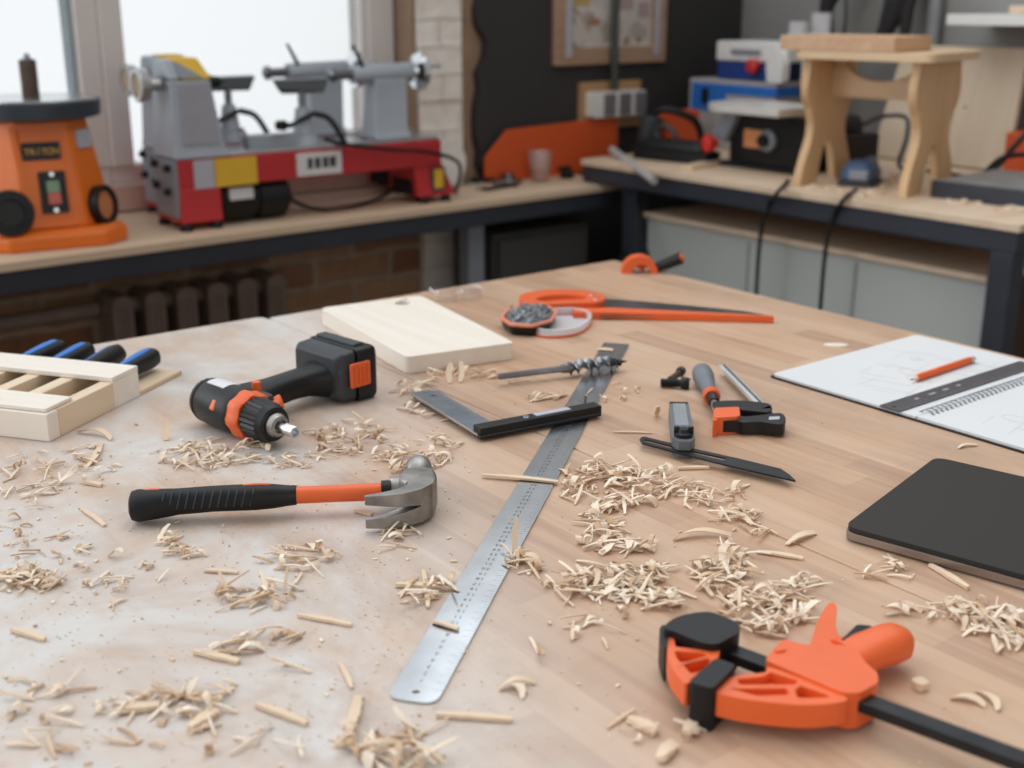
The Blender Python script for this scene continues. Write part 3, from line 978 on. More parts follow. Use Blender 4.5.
    bm = B(); tube(bm, [(0.02, -0.02, 0.075), (0.05, -0.05, 0.06), (0.085, -0.065, -0.005)], 0.0075); rev(bm, (-0.05, -0.03, 0.05), (-1, -0.4, 0.1), [(0, 0.007), (0.02, 0.007), (0.024, 0.013), (0.045, 0.012), (0.05, 0.007)], 14); cyl(bm, (0.02, -0.02, 0.075), (-0.05, -0.03, 0.05), 0.006); part('lock_lever', bm, BLACK, tr_)
    # tailstock
    ts = bpy.data.objects.new('tailstock', None); COL.objects.link(ts); ts.parent = t; ts.location = (0.585, -0.01, 0.176)
    bm = B(); loft(bm, [[Vector(p) for p in ((-0.035, -0.05, 0.0), (0.075, -0.05, 0.0), (0.075, 0.05, 0.0), (-0.035, 0.05, 0.0))], [Vector(p) for p in ((-0.03, -0.036, 0.02), (0.07, -0.036, 0.02), (0.07, 0.036, 0.02), (-0.03, 0.036, 0.02))], [Vector(p) for p in ((-0.02, -0.026, 0.15), (0.078, -0.026, 0.15), (0.078, 0.026, 0.15), (-0.02, 0.026, 0.15))]]); part('tailstock_column', bm, LGREY, ts, 0.004)
    bm = B(); rev(bm, (-0.075, 0, 0.163), (1, 0, 0), [(0, 0.020), (0.004, 0.023), (0.175, 0.026), (0.18, 0.024)], 28); part('barrel', bm, LGREY, ts)
    bm = B(); rev(bm, (-0.075, 0, 0.163), (-1, 0, 0), [(0, 0.012), (0.05, 0.012), (0.052, 0.018), (0.062, 0.018), (0.07, 0.004)], 18); part('quill', bm, DSTEEL, ts)
    bm = B(); cyl(bm, (-0.045, -0.01, 0.18), (-0.085, -0.03, 0.235), 0.0055, 0.004, 10); part('quill_lever', bm, BLACK, ts)
    bm = B()
    rev(bm, (0.105, 0, 0.163), (1, 0, 0), [(0, 0.012), (0.016, 0.014), (0.018, 0.045), (0.024, 0.050), (0.032, 0.050), (0.036, 0.044), (0.034, 0.014), (0.04, 0.010)], 32); cyl(bm, (0.135, -0.03, 0.18), (0.175, -0.032, 0.18), 0.007)
    part('tailstock_handwheel', bm, mat('chromed_handwheel', rgb(225, 228, 232), 0.12, 1.0), ts)
    return t


la = make_lathe()
lb_ = dup(la)
lb_.location = (1.165, 2.985, ZL)
lb_['label'] = 'second wood lathe standing close behind the front lathe at the window'
for ch in [o for o in COL.objects if o.parent == lb_]:
    if ch.name.startswith('tool_rest'):
        ch.location.x = 0.205
    if ch.name.startswith('tailstock.') or ch.name == 'tailstock':
        ch.location.x = 0.455
bm = B(); tube(bm, [(1.428, 2.78, 0.915), (1.45, 2.77, 0.89), (1.52, 2.765, ZL + 0.006), (1.62, 2.77, ZL + 0.006), (1.71, 2.79, ZL + 0.02), (1.76, 2.80, 0.90)], 0.005)
tag(link('motor_cable', bm, BLACK), 'dark motor cable sagging below the bed of the front lathe', 'cable')
bm = B(); tube(bm, [(1.50, 2.706, 1.052), (1.56, 2.704, 1.035), (1.70, 2.702, 1.012), (1.80, 2.702, 1.0), (1.91, 2.715, 0.96), (1.96, 2.80, ZL + 0.012), (2.0, 2.87, ZL + 0.006)], 0.0048)
tag(link('hanging_cable', bm, BLACK), 'black cable draped along the face of the front lathe bed', 'cable')
bm = B(); cyl(bm, (1.33, 2.77, 1.055), (1.40, 2.86, 1.047), 0.005, 0.004); cyl(bm, (1.295, 2.75, 1.085), (1.33, 2.77, 1.055), 0.006)
tag(link('turning_tool', bm, STEEL), 'thin steel turning tool lying on the lathe bed beside the tool rest', 'chisel')
# ================================================================== ON THE WALL BENCH
# step stool
SA = R_(11)
t = thing('step_stool', 'unvarnished pine step stool with wavy cut legs on the wall bench', 'stool', (2.622, 1.905, ZR), SA)
half = [(0.138, 0.0), (0.132, 0.03), (0.112, 0.075), (0.092, 0.115), (0.088, 0.150), (0.100, 0.178), (0.104, 0.190), (0.124, 0.215), (0.130, 0.25), (0.122, 0.29), (0.122, 0.312)]
arch = [(0.047, 0.0), (0.042, 0.035), (0.030, 0.075), (0.016, 0.10), (0.0, 0.106)]
prof = spline2([(-x, z) for x, z in half], 3, False) + [(-0.122, 0.312), (0.122, 0.312)] + spline2(list(reversed(half)), 3, False) + [(0.138, 0.0)] + spline2(arch, 3, False) + [(0, 0.108)] + [(-x, z) for x, z in reversed(spline2(arch, 3, False))]
for s in (1, -1):
    bm = B(); prism(bm, prof, -0.0105, 0.0105, M=Matrix.Translation((0, s * 0.140, 0)) @ FRONT); part('leg_panel', bm, PINEZ, t, 0.002)
st = [(-0.129, 0.215), (0.129, 0.215), (0.129, 0.312)] + [(0.095 * math.cos(a * PI / 14), 0.312 - 0.055 * math.sin(a * PI / 14)) for a in range(0, 15)] + [(-0.129, 0.312)]
bm = B(); prism(bm, st, -0.011, 0.011, M=SIDE); part('stretcher', bm, PINES, t, 0.002)
bm = B(); prism(bm, rect(-0.150, -0.19, 0.150, 0.168, 0.03, 6), 0.3125, 0.3325); part('seat', bm, PINES, t, 0.004)
c = Vector((-0.045, 0.055, 0.3335))
w = Matrix.Rotation(SA, 3, 'Z') @ c + Vector((2.622, 1.905, ZR))
bm = B(); prism(bm, rect(-0.105, -0.150, 0.105, 0.150, 0.003, 2), 0.0, 0.034)
o = link('laminated_board', bm, ENDG, None, 0.002); o.location = w; o.rotation_euler = (0, 0, SA)
tag(o, 'thick laminated pine board lying on top of the step stool', 'board')

# board leaning on the grey wall
bm = B(); prism(bm, [(-0.235, 0.0), (0.205, 0.0), (0.195, 0.335), (-0.20, 0.335)], 0, 0.018, M=SIDE)
o = link('leaning_board', bm, PLYL, None, 0.0015); o.location = (3.10, 2.06, ZR + 0.005); o.rotation_euler = (0, R_(17), 0)
tag(o, 'pale plywood board leaning on the grey wall behind the step stool', 'board')
bm = B(); prism(bm, circ(-0.06, 0.165, 0.006, 12, 0.003), -0.0006, 0.0, M=SIDE); k = link('knot', bm, mat('dark_knot', rgb(96, 76, 60), 0.8), o)
# orange cases by the leaning board
bm = B(); box2(bm, (3.06, 1.55, ZR), (3.25, 1.815, ZR + 0.115)); tag(link('orange_case', bm, ORANGED, None, 0.006), 'orange case beside the pale leaning board and the flat navy slab', 'case')
bm = B(); box2(bm, (2.99, 2.30, ZR), (3.02, 2.42, ZR + 0.19)); tag(link('orange_strip', bm, mat('rust_orange_paint', rgb(176, 72, 38), 0.6), None, 0.003), 'rust orange upright strip seen through the step stool', 'panel')
# slab
t = thing('surface_plate', 'flat navy slab with dusty grey top on the end of the wall bench', 'plate', (2.585, 1.515, ZR), 0.06)
bm = B(); prism(bm, rect(0, -0.30, 0.30, 0.19, 0.004, 2), 0.0, 0.040); part('plate_body', bm, NAVY, t, 0.003)
bm = B(); prism(bm, rect(0.008, -0.29, 0.292, 0.18, 0.004, 2), 0.040, 0.0425); part('dusty_top', bm, mat('dusty_grey_top', rgb(128, 126, 124), 0.6, 0, 0.2, 20), t)
bm = B(); tube(bm, [(3.255, 1.64, 1.42), (3.20, 1.66, 1.27), (3.08, 1.70, 1.14), (2.98, 1.73, 1.03), (2.93, 1.78, ZR + 0.012), (2.90, 1.86, ZR + 0.008), (2.93, 1.95, ZR + 0.008)], 0.008, 10)
tag(link('power_cable', bm, BLACK), 'thick black cable hanging down the wall across the pale leaning board', 'cable')
bm = B(); tube(bm, [(2.94, 1.60, ZR + 0.05), (2.945, 1.67, ZR + 0.075), (2.95, 1.75, ZR + 0.06), (2.95, 1.80, ZR + 0.012)], 0.007, 10)
tag(link('looped_cable', bm, BLACK), 'short black cable loop lying behind the flat navy slab', 'cable')
# coil behind the stool
bm = B(); tube(bm, [(3.02, 2.25, ZR + 0.10), (2.98, 2.15, ZR + 0.135), (2.96, 2.06, ZR + 0.14), (2.93, 2.03, ZR + 0.09), (2.92, 2.04, ZR + 0.02), (2.90, 2.0, ZR + 0.008)], 0.006, 10)
tag(link('grey_cable', bm, DGREY), 'grey cable looping behind the step stool before the leaning board', 'cable')

# blue sander under the stool
c = tz(862, 184, ZR)
t = thing('palm_sander', 'blue and grey palm sander lying below the step stool', 'sander', (c.x - 0.015, c.y - 0.005, ZR), R_(20))
bm = B(); prism(bm, rect(-0.055, -0.045, 0.055, 0.045, 0.012), 0.0, 0.014); part('sanding_pad', bm, DGREY, t, 0.003)
bm = B(); loft(bm, [[Vector((x, y, z)) for x, y in rect(-w_, -d_, w_, d_, 0.02, 3)] for z, w_, d_ in ((0.015, 0.05, 0.04), (0.03, 0.052, 0.042), (0.05, 0.044, 0.036), (0.062, 0.03, 0.025))]); part('motor_body', bm, BLUED2, t, 0.004)
bm = B(); rev(bm, (0.03, 0, 0.04), (1, 0.1, 0.05), [(0, 0.022), (0.05, 0.02), (0.09, 0.016), (0.1, 0.008)], 18); part('handle', bm, BLUED2, t)
bm = B(); box(bm, (-0.045, -0.01, 0.03), (0.03, 0.05, 0.026)); part('dust_port', bm, MGREY, t, 0.006)
# cables over the bench edge
for nm, lb, pts in (
    ('hanging_cable', 'black cable hanging over the wall bench edge below the stool leg beside the saw', [tz(788, 181, ZR + .006), tz(779, 191, ZR + .006), tx(770, 202, 2.393), tx(765, 213, 2.388), tx(760, 240, 2.388), tx(757, 280, 2.392), tx(755, 330, 2.392)]),
    ('hanging_cable', 'black cable from the blue palm sander hanging down over the wall bench edge', [tz(856, 190, ZR + .006), tz(846, 197, ZR + .006), tx(836, 211, 2.393), tx(830, 224, 2.388), tx(825, 255, 2.388), tx(821, 300, 2.392), tx(818, 350, 2.392)])):
    bm = B(); tube(bm, pts, 0.0052, 10); tag(link(nm, bm, BLACK), lb, 'cable')
for nm, lb, pts in (
    ('thin_cable', 'thin dark cable drooping from the bench corner down the pale grey chest', [(2.50, 2.60, 0.875), (2.46, 2.585, 0.85), (2.40, 2.53, 0.74), (2.42, 2.50, 0.68), (2.44, 2.49, 0.5), (2.45, 2.49, 0.2)]),
    ('thin_cable', 'thin dark cable hanging from the window bench end before the dark leg', [(2.40, 2.72, ZL + 0.004), (2.47, 2.63, ZL + 0.004), (2.505, 2.615, 0.82), (2.46, 2.60, 0.72), (2.42, 2.64, 0.6), (2.41, 2.66, 0.3)])):
    bm = B(); tube(bm, pts, 0.004, 8); tag(link(nm, bm, BLACK), lb, 'cable')

# scroll saw
t = thing('scroll_saw', 'black scroll saw with rounded pale table and red knob on the wall bench', 'saw', (2.635, 2.135, ZR))
bm = B(); prism(bm, fillet([(0.0, 0.0), (0.27, 0.0), (0.272, 0.10), (0.25, 0.132), (0.02, 0.132), (0.0, 0.115)], 0.012), 0.0, 0.24, M=Matrix.Translation((0.0, 0, 0.012)) @ SIDE); part('motor_housing', bm, BLACK, t, 0.006)
bm = B(); box2(bm, (-0.02, 0.012, 0.0), (0.26, 0.30, 0.0115)); part('base_plate', bm, BLUED, t, 0.004)
bm = B(); prism(bm, rect(0.155, 0.045, 0.215, 0.095, 0.003), -0.006, 0.002, M=Matrix.Translation((0, 0, 0.012)) @ SIDE); part('orange_label', bm, mat('orange_label', rgb(218, 146, 92), 0.5, 0, 0.12, 40), t)
bm = B(); rev(bm, (0.0, 0.128, 0.082), (-1, 0, 0), [(0, 0.03), (0.012, 0.03), (0.016, 0.022), (0.022, 0.014), (0.026, 0.014)], 24); kd = part('speed_dial', bm, MGREY, t)
bm = B(); rev(bm, (-0.02, 0.128, 0.082), (-1, 0, 0), [(0, 0.017), (0.014, 0.016), (0.018, 0.011)], 18); part('dial_knob', bm, BLACK, kd)
bm = B(); prism(bm, [(-0.12, 0.0)] + [(0.10, 0.0)] + [(0.10, 0.20)] + [(-0.01 + 0.11 * math.cos(a), 0.20 + 0.11 * math.sin(a)) for a in [i * PI / 16 for i in range(1, 16)]] + [(-0.12, 0.20)], 0.158, 0.178); part('saw_table', bm, mat('pale_machined_table', rgb(214, 212, 206), 0.35, 0.2), t, 0.005)
for ya in (0.04, 0.19):
    bm = B(); box2(bm, (0.02, ya, 0.14), (0.08, ya + 0.025, 0.158)); part('trunnion', bm, MGREY, t, 0.003)
bm = B(); box(bm, (-0.01, 0.275, 0.115), (0.03, 0.05, 0.09), M=Matrix.Rotation(0.5, 3, 'X')); part('tilt_bracket', bm, MGREY, t, 0.006)
bm = B(); rev(bm, (-0.03, 0.295, 0.062), (-1, 0.25, 0), [(0, 0.012), (0.012, 0.012), (0.014, 0.022), (0.022, 0.025), (0.036, 0.024), (0.040, 0.018)], 18); part('tilt_knob', bm, DARKRED, t)
bm = B(); box2(bm, (0.10, -0.05, 0.0), (0.25, -0.002, 0.10)); part('motor_end', bm, BLACK, t, 0.004)
# blue and white carton and the blue white machine on it
t = thing('tool_case', 'blue and pale grey tool case standing behind the scroll saw', 'case', (2.91, 2.485, ZR))
GC = mat('pale_case_grey', rgb(176, 172, 172), 0.6, 0, 0.06, 10)
bm = B(); box2(bm, (0.0, 0.0, 0.0), (0.28, 0.36, 0.212)); part('case_body', bm, GC, t, 0.005)
bm = B(); box2(bm, (-0.003, -0.003, 0.17), (0.283, 0.345, 0.200)); part('upper_blue_band', bm, BLUE, t, 0.002)
bm = B(); box2(bm, (-0.003, 0.20, 0.115), (0.0, 0.345, 0.17)); part('blue_corner_print', bm, BLUE, t)
bm = B(); box2(bm, (-0.006, 0.27, 0.135), (0.0, 0.30, 0.185)); part('case_latch', bm, BLUED, t, 0.002)
t = thing('bench_engraver', 'white and blue machine with red knob standing on the blue tool case', 'machine', (2.935, 2.45, ZR + 0.2135))
bm = B(); box2(bm, (0.0, 0.08, 0.0), (0.18, 0.30, 0.055)); part('blue_base', bm, mat('deep_blue_paint', rgb(34, 62, 130), 0.45), t, 0.004)
bm = B(); box2(bm, (-0.004, 0.02, 0.056), (0.18, 0.305, 0.115)); hb = part('white_housing', bm, WHITEP, t, 0.006)
bm = B(); box2(bm, (-0.007, 0.12, 0.075), (-0.003, 0.24, 0.092)); part('printed_strip', bm, MGREY, hb)
bm = B(); rev(bm, (-0.004, 0.135, 0.045), (-1, 0, 0), [(0, 0.016), (0.01, 0.022), (0.026, 0.021), (0.03, 0.014)], 18); part('red_knob', bm, DARKRED, t)
bm = B(); prism(bm, fillet([(0.01, 0.0), (0.07, 0.0), (0.08, 0.09), (0.05, 0.11), (0.01, 0.06)], 0.01), -0.03, 0.0, M=SIDE); part('white_bracket', bm, WHITEP, t, 0.003)
bm = B(); cyl(bm, (-0.012, 0.055, 0.0), (-0.012, 0.055, 0.09), 0.007); part('spindle_rod', bm, STEEL, t)
bm = B(); box2(bm, (0.02, -0.10, 0.0), (0.15, -0.015, 0.085)); part('cast_vice_jaw', bm, CREAM, t, 0.008)
bm = B(); box2(bm, (0.04, 0.0, 0.116), (0.06, 0.055, 0.175)); part('clear_guard', bm, CLEARW, t)
bm = B(); box2(bm, (0.10, -0.04, 0.116), (0.115, 0.02, 0.20)); part('clear_guard', bm, CLEARW, t)
# black planer with hose, silver rod
t = thing('electric_planer', 'black power planer with curved hose lying on the wall bench corner', 'planer', (2.585, 2.56, ZR), R_(-80))
t.scale = (0.82, 0.9, 0.85)
bm = B(); prism(bm, rect(-0.17, -0.045, 0.15, 0.045, 0.015), 0.002, 0.04); part('sole', bm, BLACK, t, 0.006)
bm = B(); loft(bm, [[Vector((x, y, z)) for x, y in rect(-a_, -b_, c_, b_, 0.018, 3)] for z, a_, b_, c_ in ((0.041, 0.16, 0.04, 0.13), (0.06, 0.15, 0.038, 0.12), (0.072, 0.13, 0.03, 0.10))]); part('motor_cover', bm, BLACK, t, 0.004)
bm = B(); tube(bm, [(-0.09, 0, 0.07), (-0.10, 0.0, 0.10), (-0.06, 0.0, 0.115), (-0.02, 0.0, 0.095), (-0.01, 0.0, 0.068)], 0.009, 12); part('handle', bm, DGREY, t)
c = tz(626, 160, ZR)
t = thing('dust_canister', 'grey upright canister standing by the black planer at the bench corner', 'canister', (2.62, 2.725, ZR))
bm = B(); rev(bm, (0, 0, 0), (0.10, 0, 1), [(0, 0.03), (0.01, 0.033), (0.11, 0.036), (0.115, 0.03)], 24); part('canister_body', bm, DGREY, t)
bm = B(); tube(bm, [(0.012, 0, 0.11), (0.02, -0.03, 0.135), (0.05, -0.07, 0.13), (0.10, -0.10, 0.10), (0.12, -0.11, 0.04), (0.12, -0.09, 0.0145)], 0.011, 12); part('hose', bm, BLACK, t)
a, b_ = tz(612, 150, ZR + 0.02), tx(654, 181, 2.33)
bm = B(); cyl(bm, a, a + (b_ - a) * 0.25, 0.012); cyl(bm, a + (b_ - a) * 0.27, a + (b_ - a) * 0.63, 0.0105); cyl(bm, a + (b_ - a) * 0.6, b_, 0.007, seg=12); cyl(bm, a + (b_ - a) * 0.7, b_, 0.010)
tag(link('steel_rod', bm, SILV), 'short bright steel rod poking out over the wall bench corner', 'rod')
a, b_ = tz(690, 168, ZR), tz(742, 162, ZR)
d = (b_ - a)
bm = B(); box(bm, (0, 0, 0.006), (d.length, 0.035, 0.012))
o = link('wood_offcut', bm, PINEX, None, 0.001); o.location = (a + b_) / 2 + Vector((-0.045, 0.0, 0)); o.rotation_euler = (0, 0, math.atan2(d.y, d.x) + 0.25)
tag(o, 'pale wooden offcut lying on the wall bench before the scroll saw', 'offcut')
# crumbs of shavings left on the wall bench
# wall shelf, hanging straps, wall pipe
bm = B(); box2(bm, (3.06, 1.60, 1.315), (3.28, 2.03, 1.343)); o = tag(link('wall_shelf', bm, WHITEP, None, 0.002), 'white narrow shelf fixed on the grey wall above the leaning board', 'shelf')
bm = B(); box2(bm, (3.20, 1.66, 1.20), (3.28, 1.68, 1.315)); link('shelf_bracket', bm, MGREY, o)
bm = B(); prism(bm, rect(3.08, 1.62, 3.2, 1.86), 1.3465, 1.366); tag(link('shelf_block', bm, PINEX, None, 0.002), 'small wooden block lying on the white wall shelf', 'block')
bm = B(); cyl(bm, (3.25, 2.20, ZR), (3.25, 2.20, 2.9), 0.022, seg=16); tag(link('wall_pipe', bm, mat('pale_grey_pipe', rgb(150, 154, 156), 0.45)), 'pale grey pipe running up the grey wall beside the leaning board', 'pipe')
for px, lb, side in ((826, 'dark folded strap hanging on the grey wall over the laminated board end', 1), (892, 'dark thick strap bundle hanging on the grey wall beside the pale pipe', -1)):
    a = tx(px, -30, 3.2)
    t = thing('hanging_strap', lb, 'strap', (3.16, a.y - (0.085 if side == 1 else 0.06), 1.258))
    t.scale = (1.3, 1.5, 1.5)
    bm = B()
    if side == 1:
        tube(bm, [(0.05, -0.02, 0.16), (0.0, -0.01, 0.12), (-0.01, 0.018, 0.075), (-0.01, 0.012, 0.03), (-0.01, -0.008, -0.012)], 0.028, 12, r1=0.006)
    else:
        tube(bm, [(0.06, 0.0, 0.17), (0.0, -0.012, 0.11), (-0.01, 0.0, 0.06), (-0.01, 0.022, 0.015), (-0.01, 0.045, -0.02)], 0.036, 12, r1=0.009)
        tube(bm, [(0.06, -0.02, 0.15), (0.0, -0.025, 0.09), (-0.01, -0.028, 0.03), (-0.01, -0.025, -0.005)], 0.022, 12, r1=0.006)
    part('strap_fold', bm, mat('black_webbing', rgb(34, 32, 33), 0.8), t)
    bm = B(); tube(bm, [(-0.005, -0.02 * side, 0.12), (-0.01, -0.03 * side, 0.03), (-0.01, -0.012 * side, -0.012)], 0.0035, 8); part('thin_cord', bm, DGREY, t)
    bm = B(); cyl(bm, (0.05, 0, 0.17), (0.08, 0, 0.17), 0.008); part('wall_hook', bm, STEEL, t)

# ================================================================== THE WORKBENCHES
LEGW = wood('bench_leg_wood', rgb(150, 116, 84), rgb(118, 88, 62), 2)
t = thing('workbench', 'big strip wood workbench covered with hand tools, notebook and laptop', 'workbench', (0, 0, 0))
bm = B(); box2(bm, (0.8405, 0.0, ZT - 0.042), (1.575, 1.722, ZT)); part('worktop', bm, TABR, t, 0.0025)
for x in (0.88, 1.46):
    for y in (0.06, 1.58):
        bm = B(); box2(bm, (x, y, 0), (x + 0.07, y + 0.07, ZT - 0.042)); part('leg', bm, LEGW, t, 0.003)
for ya in (0.12, 1.56):
    bm = B(); box2(bm, (0.90, ya, ZT - 0.13), (1.52, ya + 0.03, ZT - 0.042)); part('apron', bm, LEGW, t, 0.002)
t = thing('workbench', 'dust and glare whitened strip wood workbench with drill, hammer and chisel rack', 'workbench', (0, 0, 0))
topL = fillet([(-0.55, 0.0), (0.8385, 0.0), (0.8385, 1.70), (0.832, 1.735), (-0.55, 1.735)], [0, 0, 0.0, 0.012, 0], 3)
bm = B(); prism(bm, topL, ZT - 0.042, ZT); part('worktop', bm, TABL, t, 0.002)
for x in (-0.5, 0.74):
    for y in (0.06, 1.60):
        bm = B(); box2(bm, (x, y, 0), (x + 0.07, y + 0.07, ZT - 0.042)); part('leg', bm, LEGW, t, 0.003)
for ya in (0.12, 1.57):
    bm = B(); box2(bm, (-0.45, ya, ZT - 0.13), (0.77, ya + 0.03, ZT - 0.042)); part('apron', bm, LEGW, t, 0.002)
# ================================================================== TOOLS ON THE WORKBENCH
def at_(px, py, z=ZT):
    w = tz(px, py, z)
    return Vector((w.x, w.y, ZT))


# ---- cutting board
o = tz(406.6, 372.6)
t = thing('cutting_board', 'thick pale wooden cutting board with a hanging hole behind the drill', 'cutting board', (o.x, o.y, ZT), 0)
pb = fillet(trace(o, [(406.5, 357), (514, 342.5), (420, 295), (319, 308)], ZT + 0.0245), [0.010, 0.008, 0.018, 0.018], 6)
hole = circ(*trace(o, [(402.5, 303)], ZT + 0.0245)[0], 0.0125, 24)
bm = B(); prism(bm, pb, 0.0005, 0.0245, [hole]); part('board', bm, PINE, t, 0.0018)

# ---- cordless drill lying on its side
o = Vector((0.552, 1.318, ZT))
t = thing('cordless_drill', 'black and orange cordless drill lying on its side before the cutting board', 'drill', o, R_(9))
zc = 0.0285
bm = B()
rev(bm, (0, 0.000, zc), (0, -1, 0), [(0, 0.012), (0.002, 0.019), (0.007, 0.0245), (0.014, 0.0268), (0.016, 0.0256), (0.019, 0.0268), (0.05, 0.0278), (0.074, 0.0276), (0.083, 0.0260), (0.086, 0.0235)], 40)
body = part('motor_housing', bm, BLACK, t)
bm = B()
for i in range(9):
    a = PI * (0.15 + 0.7 * i / 8)
    box(bm, (0.0250 * math.cos(a), -0.012, zc + 0.0250 * math.sin(a)), (0.003, 0.006, 0.0018), 0, Matrix.Rotation(PI / 2 - a, 3, 'Y'))
part('vent_slots', bm, DGREY, body, kind=None) if False else part('vent_slots', bm, DGREY, body)
bm = B()
lab = []
for y in (-0.024, -0.058):
    lab.append([Vector(((0.0284) * math.cos(a), y, zc + 0.0284 * math.sin(a))) for a in [R_(62 + i * 8) for i in range(7)]] + [Vector(((0.0255) * math.cos(a), y, zc + 0.0255 * math.sin(a))) for a in [R_(110 - i * 8) for i in range(7)]])
loft(bm, lab); part('body_label', bm, LABELW, body)
bm = B(); box(bm, (-0.0200, -0.058, zc + 0.008), (0.013, 0.011, 0.015), M=Matrix.Rotation(0.5, 3, 'Y')); part('gear_switch', bm, ORANGE, body, 0.003)
bm = B()
pr = []
n = 32
for y, r in ((-0.084, 0.0262), (-0.086, 0.0275), (-0.100, 0.0270), (-0.104, 0.0245)):
    pr.append([Vector(((r + (0.0012 if i % 4 < 2 else -0.0006)) * math.cos(2 * PI * i / n), y, zc + (r + (0.0012 if i % 4 < 2 else -0.0006)) * math.sin(2 * PI * i / n))) for i in range(n)])
loft(bm, pr); part('torque_collar', bm, ORANGE, t)
bm = B()
pr = []
n = 48
for y, r, rb in ((-0.103, 0.0220, 0.0), (-0.105, 0.0232, 0.0009), (-0.132, 0.0224, 0.0009), (-0.1335, 0.0218, 0.0), (-0.141, 0.0195, 0.0), (-0.143, 0.0165, 0.0)):
    pr.append([Vector(((r + (rb if i % 2 else -rb)) * math.cos(2 * PI * i / n), y, zc + (r + (rb if i % 2 else -rb)) * math.sin(2 * PI * i / n))) for i in range(n)])
loft(bm, pr); ck = part('chuck', bm, BLACK, t, angle=18)
bm = B(); rev(bm, (0, -0.1425, zc), (0, -1, 0), [(0, 0.0140), (0.003, 0.0138), (0.008, 0.0115), (0.0085, 0.008), (0.004, 0.0075)], 28); part('chuck_jaws', bm, FORGED, ck)
bm = B(); rev(bm, (0, -0.144, zc), (0, -1, 0), [(0, 0.0048), (0.018, 0.0048), (0.0185, 0.0068), (0.034, 0.0068), (0.035, 0.0062), (0.0345, 0.0042), (0.028, 0.004)], 20); part('bit_holder', bm, STEEL, ck)
# handle
hs = []
for x, yc, hy, hz in ((0.018, -0.050, 0.028, 0.020), (0.040, -0.048, 0.027, 0.0185), (0.065, -0.042, 0.0215, 0.0165), (0.095, -0.037, 0.0195, 0.0165), (0.120, -0.036, 0.0205, 0.0175), (0.140, -0.038, 0.030, 0.022), (0.150, -0.038, 0.038, 0.025)):
    hs.append([Vector((x, yc + hy * math.copysign(abs(math.cos(a)) ** 0.75, math.cos(a)), zc + hz * math.copysign(abs(math.sin(a)) ** 0.75, math.sin(a)))) for a in [2 * PI * i / 24 for i in range(24)]])
bm = B(); loft(bm, hs); hd = part('handle', bm, RUBBER, t)
bm = B(); loft(bm, [[Vector((x, y, z)) for y, z in rect(-0.092, zc - 0.010, -0.055, zc + 0.016, 0.006, 3)] for x in (0.018, 0.036)]); part('trigger_guard', bm, DGREY, t, 0.002)
bm = B(); loft(bm, [[Vector((x, y, z)) for y, z in circ(y0, zc, ry, 16, 0.0095)] for x, y0, ry in ((0.030, -0.088, 0.010), (0.038, -0.088, 0.013), (0.046, -0.084, 0.012), (0.051, -0.080, 0.007))]); part('trigger', bm, ORANGE, t)
bm = B(); cyl(bm, (0.030, -0.066, zc), (0.030, -0.066, zc + 0.027), 0.0065, 0.005); part('direction_switch', bm, ORANGE, t)
# battery foot
bm = B(); loft(bm, [[Vector((x, y, z)) for y, z in rect(y0, 0.035 - h, y1, 0.035 + h, 0.007, 3)] for x, y0, y1, h in ((0.140, -0.074, 0.006, 0.026), (0.148, -0.080, 0.012, 0.031), (0.168, -0.080, 0.012, 0.0325))]); part('battery_mount', bm, DGREY, t, 0.002)
bm = B(); loft(bm, [[Vector((x, y, z)) for y, z in rect(y0, 0.035 - h, y1, 0.035 + h, 0.008, 3)] for x, y0, y1, h in ((0.1685, -0.084, 0.014, 0.0340), (0.195, -0.084, 0.014, 0.0345), (0.202, -0.079, 0.010, 0.031))]); bt = part('battery_pack', bm, BLACK, t, 0.002)
bm = B(); box2(bm, (0.155, -0.0865, 0.021), (0.187, -0.081, 0.053)); cl = part('battery_clip', bm, ORANGE, bt, 0.003)
bm = B()
for i in range(4):
    box2(bm, (0.160 + i * 0.0065, -0.0878, 0.026), (0.1625 + i * 0.0065, -0.0865, 0.048))
part('clip_ridges', bm, ORANGE, cl, 0.0006)
bm = B(); box2(bm, (0.174, -0.07, 0.066), (0.190, 0.006, 0.0725)); part('battery_rail', bm, DGREY, bt, 0.002)
bm = B(); box2(bm, (0.143, -0.0805, 0.028), (0.150, -0.077, 0.046)); part('charge_window', bm, GRAPHD, t, 0.001)

# ---- claw hammer
o = tz(132, 503, ZT + 0.02); o.z = ZT
t = thing('claw_hammer', 'claw hammer with orange shaft and ribbed black grip on the dusty workbench', 'hammer', o, R_(-31.3))
t.scale = (0.975, 0.975, 0.975)
zc = 0.0215
def oval(x, ry, rz, n=24, dz=0.0):
    return [Vector((x, ry * math.cos(2 * PI * i / n), zc + dz + rz * math.sin(2 * PI * i / n))) for i in range(n)]
bm = B(); loft(bm, [oval(-0.002, 0.010, 0.010, dz=-.004), oval(0.0, 0.0145, 0.0145, dz=-.004), oval(0.006, 0.0168, 0.0162, dz=-.004), oval(0.025, 0.0155, 0.0148, dz=-.003), oval(0.045, 0.0132, 0.0132, dz=-.0015), oval(0.08, 0.0130, 0.0130), oval(0.12, 0.0138, 0.0132), oval(0.138, 0.0126, 0.0122), oval(0.150, 0.0108, 0.0106), oval(0.159, 0.0100, 0.0098), oval(0.160, 0.0092, 0.0092)]); g = part('grip', bm, RUBBER, t)
for i in range(12):
    x = 0.030 + i * 0.0078
    bm = B(); tube(bm, [(x + 0.004 + 0.004 * math.cos(a) - 0.004, -0.0129 * math.sin(a), zc - 0.0006 + 0.0134 * math.cos(a)) for a in [R_(28 + k * 13) for k in range(7)]], 0.0009, 6, 2); part('grip_ridge', bm, DGREY, g)
